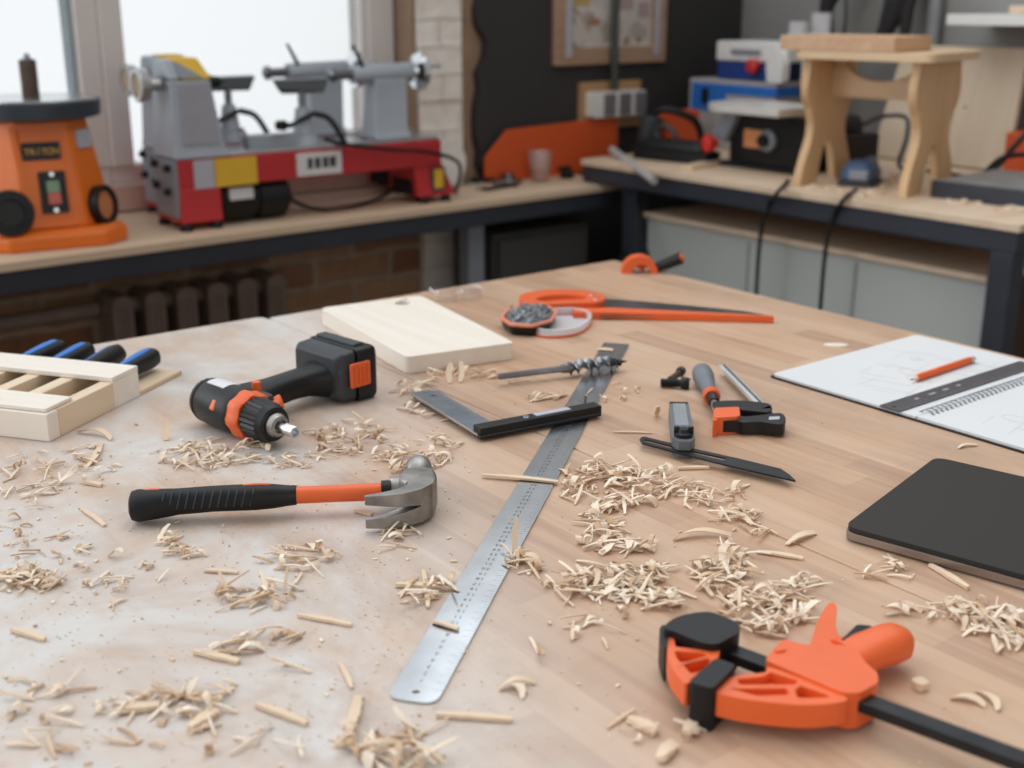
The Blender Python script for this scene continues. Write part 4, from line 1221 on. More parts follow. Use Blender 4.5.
for pts in ([(0.011, 0.002, zc + 0.0098), (0.018, 0.002, zc + 0.0106), (0.027, 0.002, zc + 0.0104)], [(0.108, 0.001, zc + 0.0116), (0.122, 0.001, zc + 0.0122), (0.134, 0.001, zc + 0.0116)]):
    bm = B(); tube(bm, pts, 0.0022, 8); part('grip_inlay', bm, ORANGE, g)
bm = B(); loft(bm, [oval(0.155, 0.0087, 0.0087), oval(0.20, 0.0086, 0.0086), oval(0.246, 0.0090, 0.0090)]); part('shaft', bm, ORANGE, t)
bm = B(); loft(bm, [oval(0.244, 0.0108, 0.0112), oval(0.254, 0.0112, 0.0115)]); part('collar', bm, RUBBER, t)
# head: poll, neck, cheek and two claws grown as one forged piece
bm = B()
rev(bm, (0.2835, 0.066, zc), (0, -1, 0), [(0, 0.0115), (0.0015, 0.0138), (0.014, 0.0142), (0.018, 0.0125), (0.026, 0.0105), (0.034, 0.0115), (0.040, 0.013)], 28)
def cheek(y, x0, x1, hz, r=0.005):
    return [Vector((x, y, zc + z)) for x, z in rect(x0, -hz, x1, hz, r, 3)]
loft(bm, [cheek(0.034, 0.272, 0.295, 0.0115, 0.008), cheek(0.024, 0.268, 0.298, 0.014), cheek(0.010, 0.262, 0.3, 0.0155), cheek(-0.004, 0.262, 0.300, 0.016), cheek(-0.014, 0.268, 0.298, 0.0165)])
loft(bm, [[Vector((x, y, zc + z)) for y, z in circ(0.006, 0, 0.0135, 20, 0.0125)] for x in (0.252, 0.275)])
# claw root and prongs: path curves back towards the grip
path = [(0.2835, -0.010), (0.2825, -0.022), (0.276, -0.034), (0.263, -0.043), (0.247, -0.048), (0.228, -0.0495)]
thk = [0.0145, 0.0125, 0.0095, 0.007, 0.0048, 0.0022]
def ring(i, z0, z1):
    a, b2 = Vector(path[max(i - 1, 0)]), Vector(path[min(i + 1, 5)])
    d = (b2 - a).normalized(); nrm = Vector((-d.y, d.x)); c = Vector(path[i])
    p, q = c + nrm * thk[i], c - nrm * thk[i]
    return [Vector((p.x, p.y, zc + z0)), Vector((q.x, q.y, zc + z0)), Vector((q.x, q.y, zc + z1)), Vector((p.x, p.y, zc + z1))]
loft(bm, [ring(0, -0.0165, 0.0165), ring(1, -0.017, 0.017), ring(2, -0.0175, 0.0175)])
for s in (1, -1):
    lo = [(0.0, 0.0175), (0.0008, 0.0178), (0.003, 0.0178), (0.0055, 0.0176), (0.0075, 0.0168)]
    rings = []
    for k, i in enumerate((1, 2, 3, 4, 5)):
        z0, z1 = lo[k]
        r4 = ring(i, z0, z1) if s == 1 else ring(i, -z1, -z0)
        rings.append(r4)
    loft(bm, rings)
part('hammer_head', bm, FORGED, t, 0.0016, seg=2)

# ---- long steel ruler
p0, p1 = tz(411, 703), tz(616.5, 344.5)
d = p1 - p0
t = thing('steel_ruler', 'long steel ruler lying diagonally across the workbench seam under the square', 'ruler', (p0.x, p0.y, ZT), math.atan2(d.y, d.x))
Lr, wr = d.length, 0.0372
rp = fillet([(0, -wr / 2), (Lr, -wr / 2), (Lr, wr / 2), (0, wr / 2)], [0.012, 0.002, 0.002, 0.012], 6)
bm = B(); prism(bm, rp, 0.0006, 0.0018, [circ(0.012, 0, 0.0028, 14)]); rl = part('ruler_strip', bm, RULERM, t)
bm = B()
for i in range(0, int((Lr - 0.03) * 1000), 5):
    x = 0.018 + i / 1000.0
    l = 0.008 if i % 10 == 0 else 0.0045
    box2(bm, (x, -wr / 2 + 0.0004, 0.00180), (x + 0.0003, -wr / 2 + l, 0.00184))
for i in range(1, int((Lr - 0.03) * 100)):
    s = str(i)
    text(bm, s, 0.0066, Matrix.Translation((0.018 + i * 0.01, 0.001, 0.00184)) @ Matrix.Rotation(PI / 2, 4, 'Z'), 0.62)
part('scale_marks', bm, mat('etched_black', rgb(70, 72, 78), 0.6), rl, smooth=False)

# ---- try square
o = tz(479.5, 443)
t = thing('try_square', 'black try square with wide dark blade lying over the long ruler', 'square', (o.x, o.y, ZT + 0.002), R_(-7.5))
bm = B(); prism(bm, rect(0.002, 0.001, 0.168, 0.019), 0.0005, 0.0145); sk = part('stock', bm, BLACK, t, 0.0012)
bm = B(); box2(bm, (0.0, -0.0006, 0.0045), (0.165, 0.001, 0.0062)); part('stock_groove', bm, DGREY, sk)
bm = B(); box2(bm, (0.080, 0.007, 0.0145), (0.128, 0.0165, 0.0149)); part('stock_label', bm, LABELG, sk)
bm = B(); rev(bm, (0.068, 0.011, 0.0142), (0, 0, 1), [(0, 0.004), (0.0008, 0.0038)], 14); part('rivet', bm, STEEL, sk)
bl = [(0.0, 0.004), (0.034, 0.004), (0.034, 0.170), (0.028, 0.180), (0.0, 0.186)]
bm = B(); prism(bm, bl, 0.0055, 0.0072, [circ(0.020, 0.156, 0.0035, 14)]); b2 = part('blade', bm, mat('dark_ruled_steel', rgb(132, 140, 150), 0.36, 0.85, 0.25, 25), t)
bm = B()
for i in range(0, 145, 5):
    y = 0.022 + i / 1000.0
    box2(bm, (0.0335 - (0.008 if i % 10 == 0 else 0.005), y, 0.0072), (0.0335, y + 0.0005, 0.00727))
part('scale_marks', bm, LABELG, b2)
bm = B(); box2(bm, (-0.0006, 0.004, 0.0052), (0.0008, 0.185, 0.0076)); part('bright_edge', bm, STEEL, b2)

# ---- auger bit
a, b_ = tz(498, 386), tz(628, 370)
d = b_ - a
t = thing('auger_bit', 'dark twisted auger drill bit resting across the far end of the ruler', 'drill bit', (a.x, a.y, ZT), math.atan2(d.y, d.x))
L_ = d.length
zc = 0.0128
bm = B(); rev(bm, (0, 0, zc), (1, 0, 0), [(0, 0.003), (0.002, 0.0045), (0.088, 0.0045), (0.092, 0.0062), (0.105, 0.0068), (0.110, 0.004)], 6); part('hex_shank', bm, DSTEEL, t, 0.0005)
bm = B()
n = 60
x0, x1 = 0.095, L_ - 0.018
ringsA = []
for i in range(n + 1):
    x = x0 + (x1 - x0) * i / n
    a_ = i / n * 2 * PI * 2.6
    ca, sa = math.cos(a_), math.sin(a_)
    r = 0.0102 * min(1, 0.45 + i / 12)
    q = [(-0.002, -0.0035), (0.0022, -r), (0.0052, -r * 0.9), (0.003, 0), (0.0052, r * 0.9), (0.0022, r), (-0.002, 0.0035)]
    ringsA.append([Vector((x + dx * 0.2, yy * ca - dx * sa, zc + yy * sa + dx * ca)) for dx, yy in q])
loft(bm, ringsA)
part('twist_flutes', bm, DSTEEL, t)
bm = B(); rev(bm, (x1 - 0.002, 0, zc), (1, 0, 0), [(0, 0.006), (0.003, 0.004), (0.004, 0.0032), (0.018, 0.0005)], 12); box(bm, (x1 + 0.001, 0, zc), (0.004, 0.019, 0.005)); part('lead_screw', bm, BLUED, t)

# ---- sliding bevel
o = tz(640, 440)
t = thing('angle_gauge', 'sliding angle gauge with grey stock and slotted black blade beside the shavings', 'angle gauge', (o.x, o.y, ZT))
zb = ZT + 0.009
Z5 = lambda X, Y: (640 + X / 5.6875, 355 + Y / 5.6875)
bl = trace(o, [Z5(*q) for q in ((-2, 482), (8, 468), (25, 465), (280, 528), (560, 590), (800, 648), (850, 682), (885, 716), (840, 706), (500, 628), (250, 565), (12, 502))], zb)
sl = trace(o, [Z5(*q) for q in ((28, 481), (250, 537), (492, 589), (480, 600), (240, 549), (20, 490))], zb)
bm = B(); prism(bm, bl, 0.0075, 0.0095, [sl]); part('blade', bm, BLUED, t)
sa_ = tz(678, 418) - o; sb_ = tz(683.5, 459) - o
ang = math.atan2(sb_.y - sa_.y, sb_.x - sa_.x)
M4 = Matrix.Translation((sa_.x, sa_.y, 0)) @ Matrix.Rotation(ang, 4, 'Z')
Ls = (sb_ - sa_).length
bm = B(); prism(bm, fillet([(0, -0.0115), (Ls - 0.012, -0.0125), (Ls, -0.007), (Ls, 0.007), (Ls - 0.012, 0.0125), (0, 0.0115)], 0.002), 0.0, 0.0070, M=M4); prism(bm, fillet([(0, -0.0115), (Ls - 0.012, -0.0125), (Ls, -0.007), (Ls, 0.007), (Ls - 0.012, 0.0125), (0, 0.0115)], 0.002), 0.0100, 0.0205, M=M4); box(bm, M4 @ Vector((Ls * 0.3, 0, 0.0085)), (Ls * 0.5, 0.02, 0.004), ang); sk = part('stock', bm, mat('grey_gauge_stock', rgb(104, 107, 112), 0.42, 0.2, 0.1, 40), t, 0.0012)
bm = B(); prism(bm, rect(0.006, -0.0075, Ls * 0.62, 0.0075, 0.002), 0.0205, 0.0210, M=M4); part('stock_inlay', bm, mat('dull_gauge_inlay', rgb(140, 146, 150), 0.45, 0.3, 0.1, 40), sk)
bm = B(); prism(bm, rect(0.002, -0.0105, 0.007, 0.0105), 0.0205, 0.0213, M=M4); part('end_band', bm, BLACK, sk)
pn = M4 @ Vector((Ls - 0.018, 0, 0.0205))
bm = B(); rev(bm, pn, (0, 0, 1), [(0, 0.0105), (0.004, 0.0105), (0.005, 0.007), (0.009, 0.006)], 18)
for s in (-1, 1):
    box(bm, pn + Vector((0.0078 * math.cos(ang + PI / 2) * s, 0.0078 * math.sin(ang + PI / 2) * s, 0.006)), (0.006, 0.004, 0.010), ang + PI / 2)
part('wing_nut', bm, BLACK, t, 0.0008)

# ---- small F clamp
o = tz(768, 415)
t = thing('bar_clamp', 'small clamp with grey handle and orange pad beside the notebook', 'clamp', (o.x, o.y, ZT))
def T3(X, Y, z):
    q = Z5(X, Y); w = tz(q[0], q[1], ZT + z); return Vector((w.x - o.x, w.y - o.y, z))
p, q = T3(352, 100, 0.0145), T3(402, 222, 0.0125)
d = q - p; Lh = d.length
bm = B(); rev(bm, p - d.normalized() * 0.012, d, [(0, 0.005), (0.003, 0.0095), (0.012, 0.0130), (0.028, 0.0140), (0.050, 0.0120), (Lh * 0.8, 0.0095), (Lh + 0.004, 0.0092), (Lh + 0.012, 0.010)], 20); hd = part('handle', bm, DGREY if False else mat('grey_clamp_grip', rgb(108, 113, 120), 0.55, 0, 0.12, 40), t)
bm = B(); rev(bm, q, d, [(0.0, 0.0095), (0.002, 0.0108), (0.010, 0.0108), (0.012, 0.009)], 20); part('orange_ring', bm, ORANGE, hd)
e2 = d.normalized()
bm = B(); rev(bm, q + e2 * 0.012, d, [(0, 0.0075), (0.016, 0.0072), (0.02, 0.006)], 18); part('collar', bm, BLACK, hd)
pe = T3(445, 345, 0.0115)
bm = B(); cyl(bm, q + e2 * 0.028, pe, 0.0045, seg=14); part('screw_spindle', bm, STEEL, t)
bm = B(); prism(bm, spline2(trace(o, [Z5(*k) for k in ((425, 262), (560, 255), (650, 262), (735, 275), (752, 300), (735, 322), (650, 316), (560, 308), (440, 302), (420, 285))], ZT + 0.018), 3), 0.006, 0.018); part('sliding_arm', bm, BLACK, t, 0.002)
bm = B(); prism(bm, spline2(trace(o, [Z5(*k) for k in ((445, 335), (560, 333), (590, 345), (680, 338), (790, 325), (826, 345), (825, 378), (790, 390), (680, 376), (590, 380), (560, 372), (445, 368))], ZT + 0.018), 3), 0.003, 0.0175); fj = part('fixed_jaw', bm, BLACK, t, 0.002)
bm = B(); prism(bm, trace(o, [Z5(*k) for k in ((735, 352), (795, 350), (793, 366), (732, 369))], ZT + 0.0176), 0.0175, 0.0179); part('jaw_label', bm, LABELG, fj)
bm = B(); prism(bm, fillet(trace(o, [Z5(*k) for k in ((425, 302), (562, 296), (570, 340), (555, 352), (425, 360), (415, 345))], ZT + 0.021), 0.003), 0.0003, 0.0215); prism(bm, fillet(trace(o, [Z5(*k) for k in ((415, 345), (440, 342), (440, 372), (418, 376))], ZT + 0.020), 0.001), 0.0003, 0.0205); prism(bm, fillet(trace(o, [Z5(*k) for k in ((418, 350), (562, 350), (563, 392), (424, 392))], ZT + 0.003), 0.002), 0.0003, 0.003); part('jaw_pad', bm, ORANGE, t, 0.0015)
pa, pb_ = T3(470, 62, 0.012), T3(755, 352, 0.012)
dd = pb_ - pa; an = math.atan2(dd.y, dd.x)
bm = B(); box(bm, (pa + pb_) / 2 + Vector((0, 0, -0.001)), (dd.length, 0.0105, 0.005), an); cb_ = part('slide_bar', bm, SILV, t, 0.0006)
bm = B(); box(bm, (pa + pb_) / 2 + Vector((math.cos(an + PI / 2) * 0.0012, math.sin(an + PI / 2) * 0.0012, 0.0017)), (dd.length * 0.99, 0.0036, 0.0006), an); part('bar_groove', bm, DSTEEL, cb_)
# ---- small black knob
o = tz(672, 382)
t = thing('threaded_knob', 'small black threaded knob lying behind the clamp handle', 'knob', (o.x, o.y, ZT))
a, b_ = T3(118, 165, 0.006) , T3(228, 168, 0.0075)
off = Vector((tz(768, 415).x - o.x, tz(768, 415).y - o.y, 0))
o_c = tz(768, 415)
def T4(X, Y, z):
    q = Z5(X, Y); w = tz(q[0], q[1], ZT + z); return Vector((w.x - o.x, w.y - o.y, z))
a, b_ = T4(118, 158, 0.0062), T4(235, 160, 0.0075)
bm = B(); cyl(bm, a, b_, 0.0052, seg=14)
for i in range(9):
    c = a + (b_ - a) * (0.05 + i * 0.09); rev(bm, c, b_ - a, [(0, 0.0052), (0.0008, 0.0060), (0.0016, 0.0052)], 14)
part('threaded_shank', bm, BLACK, t)
bm = B(); rev(bm, b_, b_ - a, [(0, 0.0072), (0.002, 0.0080), (0.008, 0.0080), (0.010, 0.0065)], 18); part('knob_head', bm, BLACK, t)
bm = B(); cyl(bm, T4(172, 140, 0.006), T4(235, 92, 0.007), 0.0045, 0.0035, 10); rev(bm, T4(225, 98, 0.007), T4(235, 92, 0.007) - T4(172, 140, 0.006), [(0, 0.006), (0.008, 0.0065), (0.009, 0.004)], 8); part('cross_pin', bm, mat('brown_black_pin', rgb(66, 56, 50), 0.5), t)

# ---- hand saw
o = tz(600, 312)
t = thing('hand_saw', 'back saw with orange handle and orange spine lying behind the screw box', 'saw', (o.x, o.y, ZT))
bm = B(); prism(bm, trace(o, [(596, 298), (640, 301), (690, 305.5), (745, 311), (770, 315.5), (690, 316), (600, 316)], ZT + 0.007), 0.0058, 0.0070); part('saw_blade', bm, DSTEEL, t)
bm = B(); prism(bm, fillet(trace(o, [(572, 308), (610, 307.5), (690, 311.2), (774, 315.6), (774, 316.4), (690, 314.3), (605, 312.5), (574, 312.5)], ZT + 0.011), 0.001), 0.001, 0.0110); part('orange_spine', bm, ORANGE, t, 0.002)
out = spline2(trace(o, [(519, 298), (524, 293.5), (545, 290), (570, 289.5), (594, 292), (604, 295.5), (604, 300), (595, 302.5), (572, 303), (552, 304), (536, 304.5), (524, 302)], ZT + 0.018), 4)
inn = spline2(trace(o, [(536, 299), (548, 295.5), (570, 294.5), (586, 296.5), (584, 299.5), (562, 300), (544, 301)], ZT + 0.018), 4)
bm = B(); prism(bm, out, 0.0, 0.0185, [inn]); hd = part('saw_handle', bm, ORANGE, t, 0.003)
for q in ((592, 295), (597, 299)):
    c = trace(o, [q], ZT + 0.0185)[0]
    bm = B(); rev(bm, c + (0.0183,), (0, 0, 1), [(0, 0.005), (0.0012, 0.0045)], 12); part('handle_bolt', bm, STEEL, hd)

# ---- screw box and its lid
o = tz(530, 322)
t = thing('screw_box', 'small black and orange box filled with screws by the saw handle', 'box', (o.x, o.y, ZT))
oc = [(500.5, 317), (506, 310), (528, 304.5), (548, 305), (557, 311), (552, 320), (532, 325.5), (510, 324)]
r1 = trace(o, oc, ZT + 0.019)
cx_, cy_ = sum(p[0] for p in r1) / 8, sum(p[1] for p in r1) / 8
sc = lambda k: [(cx_ + (x - cx_) * k, cy_ + (y - cy_) * k) for x, y in r1]
def bowl(bmx, levels):
    loft(bmx, [[Vector((x, y, z)) for x, y in fillet(sc(k), 0.006, 3)] for z, k in levels], True)
bm = B(); bowl(bm, [(0.0002, 0.86), (0.004, 0.93), (0.0155, 0.99)]); part('box_shell', bm, BLACK, t, 0.001)
bm = B()
prism(bm, fillet(sc(1.02), 0.006, 3), 0.0156, 0.0195, [fillet(sc(0.9), 0.005, 3)]); part('orange_rim', bm, mat('salmon_orange_rim', rgb(226, 140, 110), 0.45), t, 0.0008)
rs = random.Random(11)
bm = B()
for i in range(170):
    a = rs.uniform(0, 2 * PI); r = math.sqrt(rs.random()) * 0.85
    k = rs.choice(r1); x = cx_ + (k[0] - cx_) * r * 0.86 + rs.uniform(-.004, .004); y = cy_ + (k[1] - cy_) * r * 0.86 + rs.uniform(-.004, .004)
    z = 0.0178 + (1 - r) * 0.009 + rs.uniform(0, 0.002)
    dv = Vector((rs.uniform(-1, 1), rs.uniform(-1, 1), rs.uniform(-0.35, 0.5))).normalized()
    p = Vector((x, y, z))
    rev(bm, p, dv, [(0, 0.0021), (0.0008, 0.0023), (0.002, 0.0012), (0.009, 0.0010), (0.011, 0.0003)], 6)
for zz in (0.0165,):
    bowl(bm, [(zz, 0.88), (zz + 0.003, 0.86)])
tag(link('screws', bm, mat('grey_phosphated_screws', rgb(150, 154, 158), 0.35, 0.8, 0.3, 60)), 'heap of small grey screws filling the black and orange box', 'screws', None, 'stuff').location = (o.x, o.y, ZT)
o2 = tz(560, 325)
t = thing('box_lid', 'clear box lid with orange rim lying beside the screw box', 'lid', (o2.x, o2.y, ZT))
lc = trace(o2, [(530, 330), (532, 323), (545, 316.5), (575, 315), (591, 320), (589, 328), (577, 335.5), (555, 338.5), (538, 337)], ZT)
lx, ly = sum(p[0] for p in lc) / 9, sum(p[1] for p in lc) / 9
sk_ = lambda k: spline2([(lx + (x - lx) * k, ly + (y - ly) * k) for x, y in lc], 5)
bm = B(); prism(bm, sk_(1.0), 0.0003, 0.0035, [sk_(0.92)]); part('lid_rim', bm, ORANGE, t, 0.0008)
bm = B(); prism(bm, sk_(0.985), 0.0036, 0.0125, [sk_(0.90)]); prism(bm, sk_(0.89), 0.0008, 0.0018); part('lid_shell', bm, CLEARW, t)

# ---- orange tool at the far corner
o = tz(640, 272)
t = thing('carving_tool', 'orange arched hand tool with black handle at the far workbench corner', 'hand tool', (o.x, o.y, ZT))
a, b_ = tz(621, 272) - o, tz(657, 272) - o
e = (b_ - a); W = e.length; e.normalize()
nrm = Vector((-e.y, e.x, 0))
MA = Matrix(((e.x, 0, nrm.x, a.x), (e.y, 0, nrm.y, a.y), (0, 1, 0, 0), (0, 0, 0, 1)))
arc = [(W / 2 - W / 2 * math.cos(x), 0.032 * math.sin(x)) for x in [i * PI / 16 for i in range(17)]]
inn = [(W / 2 + 0.003 + (W / 2 - 0.016) * math.cos(x), 0.016 * math.sin(x)) for x in [i * PI / 12 for i in range(13)]]
bm = B(); prism(bm, arc + inn, -0.014, 0.014, M=MA); part('arched_body', bm, ORANGE, t, 0.003)
bm = B(); prism(bm, [(0.004, 0.0), (W * 0.42, 0.0), (W * 0.38, 0.008), (0.012, 0.01)], -0.012, 0.010, M=MA); part('steel_sole', bm, DSTEEL, t, 0.001)
bm = B(); prism(bm, [(W * 0.4, 0.010), (W * 0.62, 0.002), (W * 0.66, 0.010), (W * 0.5, 0.02)], -0.010, 0.010, M=MA); part('inner_lever', bm, mat('dark_orange_plastic', rgb(176, 62, 24), 0.45), t, 0.001)
hp = [MA @ Vector((W * 0.96, 0.008, 0.0)), MA @ Vector((W * 1.25, 0.018, -0.01)), MA @ Vector((W * 1.62, 0.031, -0.02))]
bm = B(); tube(bm, hp, 0.009, 12, r1=0.0115); hd = part('handle', bm, BLACK, t)
bm = B(); rev(bm, hp[-1], hp[-1] - hp[-2], [(0.0, 0.0085), (0.002, 0.0075), (0.003, 0.004)], 14); part('orange_end_cap', bm, ORANGE, hd)

# ---- safety glasses
o = tz(459, 300)
t = thing('safety_glasses', 'clear plastic safety glasses lying behind the cutting board', 'safety glasses', (o.x, o.y, ZT), R_(-22))
t.scale = (0.62, 0.62, 0.5)
for s in (-1, 1):
    bm = B()
    rg = []
    for z, rr in ((0.001, 0.9), (0.015, 1.0), (0.030, 0.97), (0.040, 0.8)):
        row = [Vector((s * 0.034 + 0.031 * rr * math.sin(a), -0.012 * math.cos(a), z)) for a in [R_(-90 + i * 18) for i in range(11)]]
        row += [Vector((s * 0.034 + 0.0295 * rr * math.sin(a), -0.0105 * math.cos(a), z)) for a in [R_(90 - i * 18) for i in range(11)]]
        rg.append(row)
    loft(bm, rg); part('lens', bm, CLEAR, t)
    bm = B(); tube(bm, [(s * 0.064, 0.0, 0.030), (s * 0.068, 0.03, 0.029), (s * 0.062, 0.085, 0.022), (s * 0.055, 0.115, 0.006)], 0.0026, 8); part('temple', bm, CLEARW, t)
bm = B(); tube(bm, [(-0.012, -0.008, 0.026), (0, -0.012, 0.029), (0.012, -0.008, 0.026)], 0.003, 8); part('nose_bridge', bm, CLEARW, t)

# ---- chisel rack with four chisels
o = tz(50, 442.5)
t = thing('chisel_rack', 'pale wooden slotted rack holding blue chisels on the dusty workbench', 'rack', (o.x, o.y, ZT), R_(35.3))
# local x = depth (towards the chisel handles), local y = along the front
LB = 0.30
bm = B(); prism(bm, [(0.0205, 0.0185), (0.1805, 0.0185), (0.1805, 0.0), (0.278, 0.0), (0.278, LB), (0.0205, LB)], 0.0002, 0.006); part('base_panel', bm, PINEX, t, 0.0008)
bm = B(); prism(bm, rect(0, 0.0, 0.020, LB), 0.0002, 0.0335); part('front_board', bm, PINE, t, 0.0015)
bm = B(); prism(bm, rect(0.0205, 0.0, 0.1255, 0.018), 0.0002, 0.0335); part('side_board', bm, PINEX, t, 0.0012)
bm = B(); prism(bm, rect(0.126, 0.0, 0.180, 0.018), 0.0002, 0.0338); part('end_block', bm, PINE, t, 0.0012)
for i in range(5):
    y = 0.056 + i * 0.050
    bm = B(); prism(bm, rect(0.0205, y, 0.178, y + 0.019), 0.006, 0.0335); part('divider', bm, PINEX, t, 0.001)
bm = B(); prism(bm, rect(0.004, 0.004, 0.052, LB), 0.0340, 0.0385); part('front_rail', bm, PINE, t, 0.0008)
bm = B(); prism(bm, rect(0.126, 0.0, 0.180, LB), 0.0340, 0.0400); part('rear_rail', bm, PINE, t, 0.0008)
lbs = ['blue and black chisel handle at the open side of the rack by the drill', 'blue and black chisel second along the rack from the drill',
       'blue and black chisel third along the rack from the drill', 'blue and black chisel deepest in the row, fourth from the drill']
for i in range(4):
    yl = 0.037 + i * 0.050
    Mw = Matrix.Translation((o.x, o.y, ZT)) @ Matrix.Rotation(R_(35.3), 4, 'Z')
    w = Mw @ Vector((0.164, yl, 0.0215))
    c = thing('wood_chisel', lbs[i], 'chisel', w, R_(35.3), 'chisels in the wooden rack')
    c.rotation_euler = (R_((0, -38, 6, 4)[i]), R_(-1.5), R_(35.3 + (0, 2, 1, -2)[i]))
    c.scale = (0.86, 0.86, 0.86)
    bm = B(); box(bm, (-0.04, 0, -0.002), (0.09, 0.012, 0.004)); part('chisel_blade', bm, STEEL, c, 0.0005)
    def ov(x, ry, rz):
        return [Vector((x, ry * math.copysign(abs(math.cos(a)) ** 0.8, math.cos(a)), rz * math.copysign(abs(math.sin(a)) ** 0.8, math.sin(a)))) for a in [2 * PI * k / 20 for k in range(20)]]
    bm = B(); loft(bm, [ov(0.004, 0.006, 0.006), ov(0.012, 0.010, 0.009), ov(0.045, 0.0135, 0.0125), ov(0.08, 0.0155, 0.0145), ov(0.108, 0.0165, 0.0155), ov(0.121, 0.0150, 0.0142), ov(0.125, 0.010, 0.0095)]); h = part('chisel_handle', bm, RUBBER, c)
    bm = B()
    loft(bm, [[Vector((x, y, z)) for y, z in ((-wy, zz - 0.004), (wy, zz - 0.004), (wy * 0.7, zz), (-wy * 0.7, zz))] for x, wy, zz in ((0.03, 0.003, 0.0125), (0.05, 0.0065, 0.0142), (0.09, 0.008, 0.0165), (0.112, 0.006, 0.0166))]); part('blue_inlay', bm, BLUE, h, 0.001)
    bm = B(); rev(bm, (0.119, 0, 0), (1, 0, 0), [(0, 0.0135), (0.006, 0.012), (0.008, 0.007)], 18); part('strike_cap', bm, DGREY, h)

# ---- notebook
o = tz(771.6, 377.4)
t = thing('spiral_notebook', 'open spiral notebook with sketches and black cover by the laptop', 'notebook', (o.x, o.y, ZT), R_(-89.6))
# local x = along the edge towards the spine, local y = away from the camera (world +X)
W, H = 0.222, 0.324
bm = B(); prism(bm, rect(-0.003, -0.003, 2 * W + 0.02, H + 0.003, 0.008), 0.0002, 0.0022); part('back_cover', bm, BLACK, t, 0.0006)
bm = B(); prism(bm, fillet([(0, 0), (W, 0), (W, H), (0, H)], [0.008, 0.001, 0.001, 0.008]), 0.0023, 0.0052); lp = part('page_stack', bm, PAPER, t, 0.0006)
bm = B(); prism(bm, fillet([(W + 0.0015, 0), (2 * W + 0.006, 0), (2 * W + 0.006, H), (W + 0.0015, H)], [0.001, 0.008, 0.008, 0.001]), 0.0023, 0.0056); rp_ = part('page_stack', bm, PAPER, t, 0.0006)
bm = B()
for i in range(30):
    y = 0.020 + i * (H - 0.040) / 29
    tube(bm, [(W - 0.006, y, 0.0055), (W - 0.004, y, 0.008), (W + 0.001, y + 0.0006, 0.0095), (W + 0.007, y + 0.001, 0.008), (W + 0.009, y + 0.001, 0.0057)], 0.0009, 6, 3)
    box(bm, (W - 0.007, y, 0.0053), (0.0035, 0.004, 0.0002)); box(bm, (W + 0.010, y + 0.001, 0.0057), (0.0035, 0.004, 0.0002))
part('wire_spiral', bm, DSTEEL, t)
sr = random.Random(21)
for page, x0, x1, zz in ((lp, 0.03, 0.17, 0.0053), (rp_, W + 0.05, W + 0.2, 0.0057)):
    bm = B()
    for i in range(26):
        x, y = sr.uniform(x0, x1), sr.uniform(0.05, 0.27)
        a = sr.choice((0.2, 0.3, 1.7, 1.8, 0.25)) + sr.uniform(-0.06, 0.06)
        l = sr.uniform(0.02, 0.08)
        box(bm, (x, y, zz), (l, 0.00035, 0.0001), a)
    for i in range(3):
        cx1, cy1, r = sr.uniform(x0 + .02, x1 - .02), sr.uniform(0.08, 0.25), sr.uniform(0.008, 0.025)
        prism(bm, circ(cx1, cy1, r, 28, r * .7), zz - 0.00005, zz + 0.00005, [circ(cx1, cy1, r - 0.0006, 28, r * .7 - 0.0006)])
    part('pencil_sketch', bm, GRAPH, page)
# scale ruler and pencil lying on it
a, b_ = tz(889, 409, ZT + 0.006), tz(1026, 365, ZT + 0.006)
d = b_ - a
t = thing('plastic_ruler', 'dark grey ruler lying on the open notebook beside the wire spiral', 'ruler', (a.x, a.y, ZT + 0.0054), math.atan2(d.y, d.x))
bm = B(); prism(bm, fillet(rect(0, -0.0145, 0.315, 0.0145), 0.002), 0.0, 0.0016, [circ(0.010, 0, 0.0022, 10)]); rr = part('ruler_strip', bm, mat('dark_grey_ruler', rgb(84, 82, 86), 0.4, 0.4, 0.1, 30), t)
bm = B()
for i in range(0, 300, 5):
    box2(bm, (0.012 + i / 1000, -0.0143, 0.0016), (0.0123 + i / 1000, -0.0143 + (0.005 if i % 10 == 0 else 0.003), 0.00165))
for i, wv in ((0, .012), (1, .02), (2, .016), (3, .012)):
    box2(bm, (0.055 + i * 0.03, 0.0, 0.0016), (0.055 + i * 0.03 + wv * .7, 0.004, 0.00165))
part('scale_marks', bm, mat('pale_scale_print', rgb(150, 148, 150), 0.6), rr)
a, b_ = tz(911, 380, ZT + 0.010), tz(972, 359.5, ZT + 0.010)
d = b_ - a
t = thing('orange_pencil', 'thick orange pencil lying on the blank notebook page', 'pencil', (a.x, a.y, ZT + 0.0056), math.atan2(d.y, d.x))
Lp = d.length
rp2 = 0.0048
bm = B(); rev(bm, (0.012, 0, rp2), (1, 0, 0), [(0, 0.0036), (0.004, rp2), (Lp - 0.018, rp2)], 6); part('barrel', bm, ORANGE, t, 0.0003)
bm = B(); rev(bm, (0.013, 0, rp2), (-1, 0, 0), [(0, 0.0035), (0.009, 0.0013), (0.010, 0.0012)], 10); cn = part('wooden_cone', bm, PINEX, t)
bm = B(); rev(bm, (0.0035, 0, rp2), (-1, 0, 0), [(0, 0.0012), (0.005, 0.0003)], 8); part('lead_tip', bm, GRAPHD, cn)
bm = B(); rev(bm, (Lp - 0.006, 0, rp2), (1, 0, 0), [(0, 0.0047), (0.007, 0.0046), (0.012, 0.0028), (0.013, 0.0018)], 14); part('metal_cap', bm, SILV, t)

# ---- laptop
o = tz(842.5, 527.5, ZT + 0.013)
t = thing('laptop', 'closed dark grey laptop lying on the workbench beside the notebook', 'laptop', (o.x, o.y, ZT), R_(-76.5))
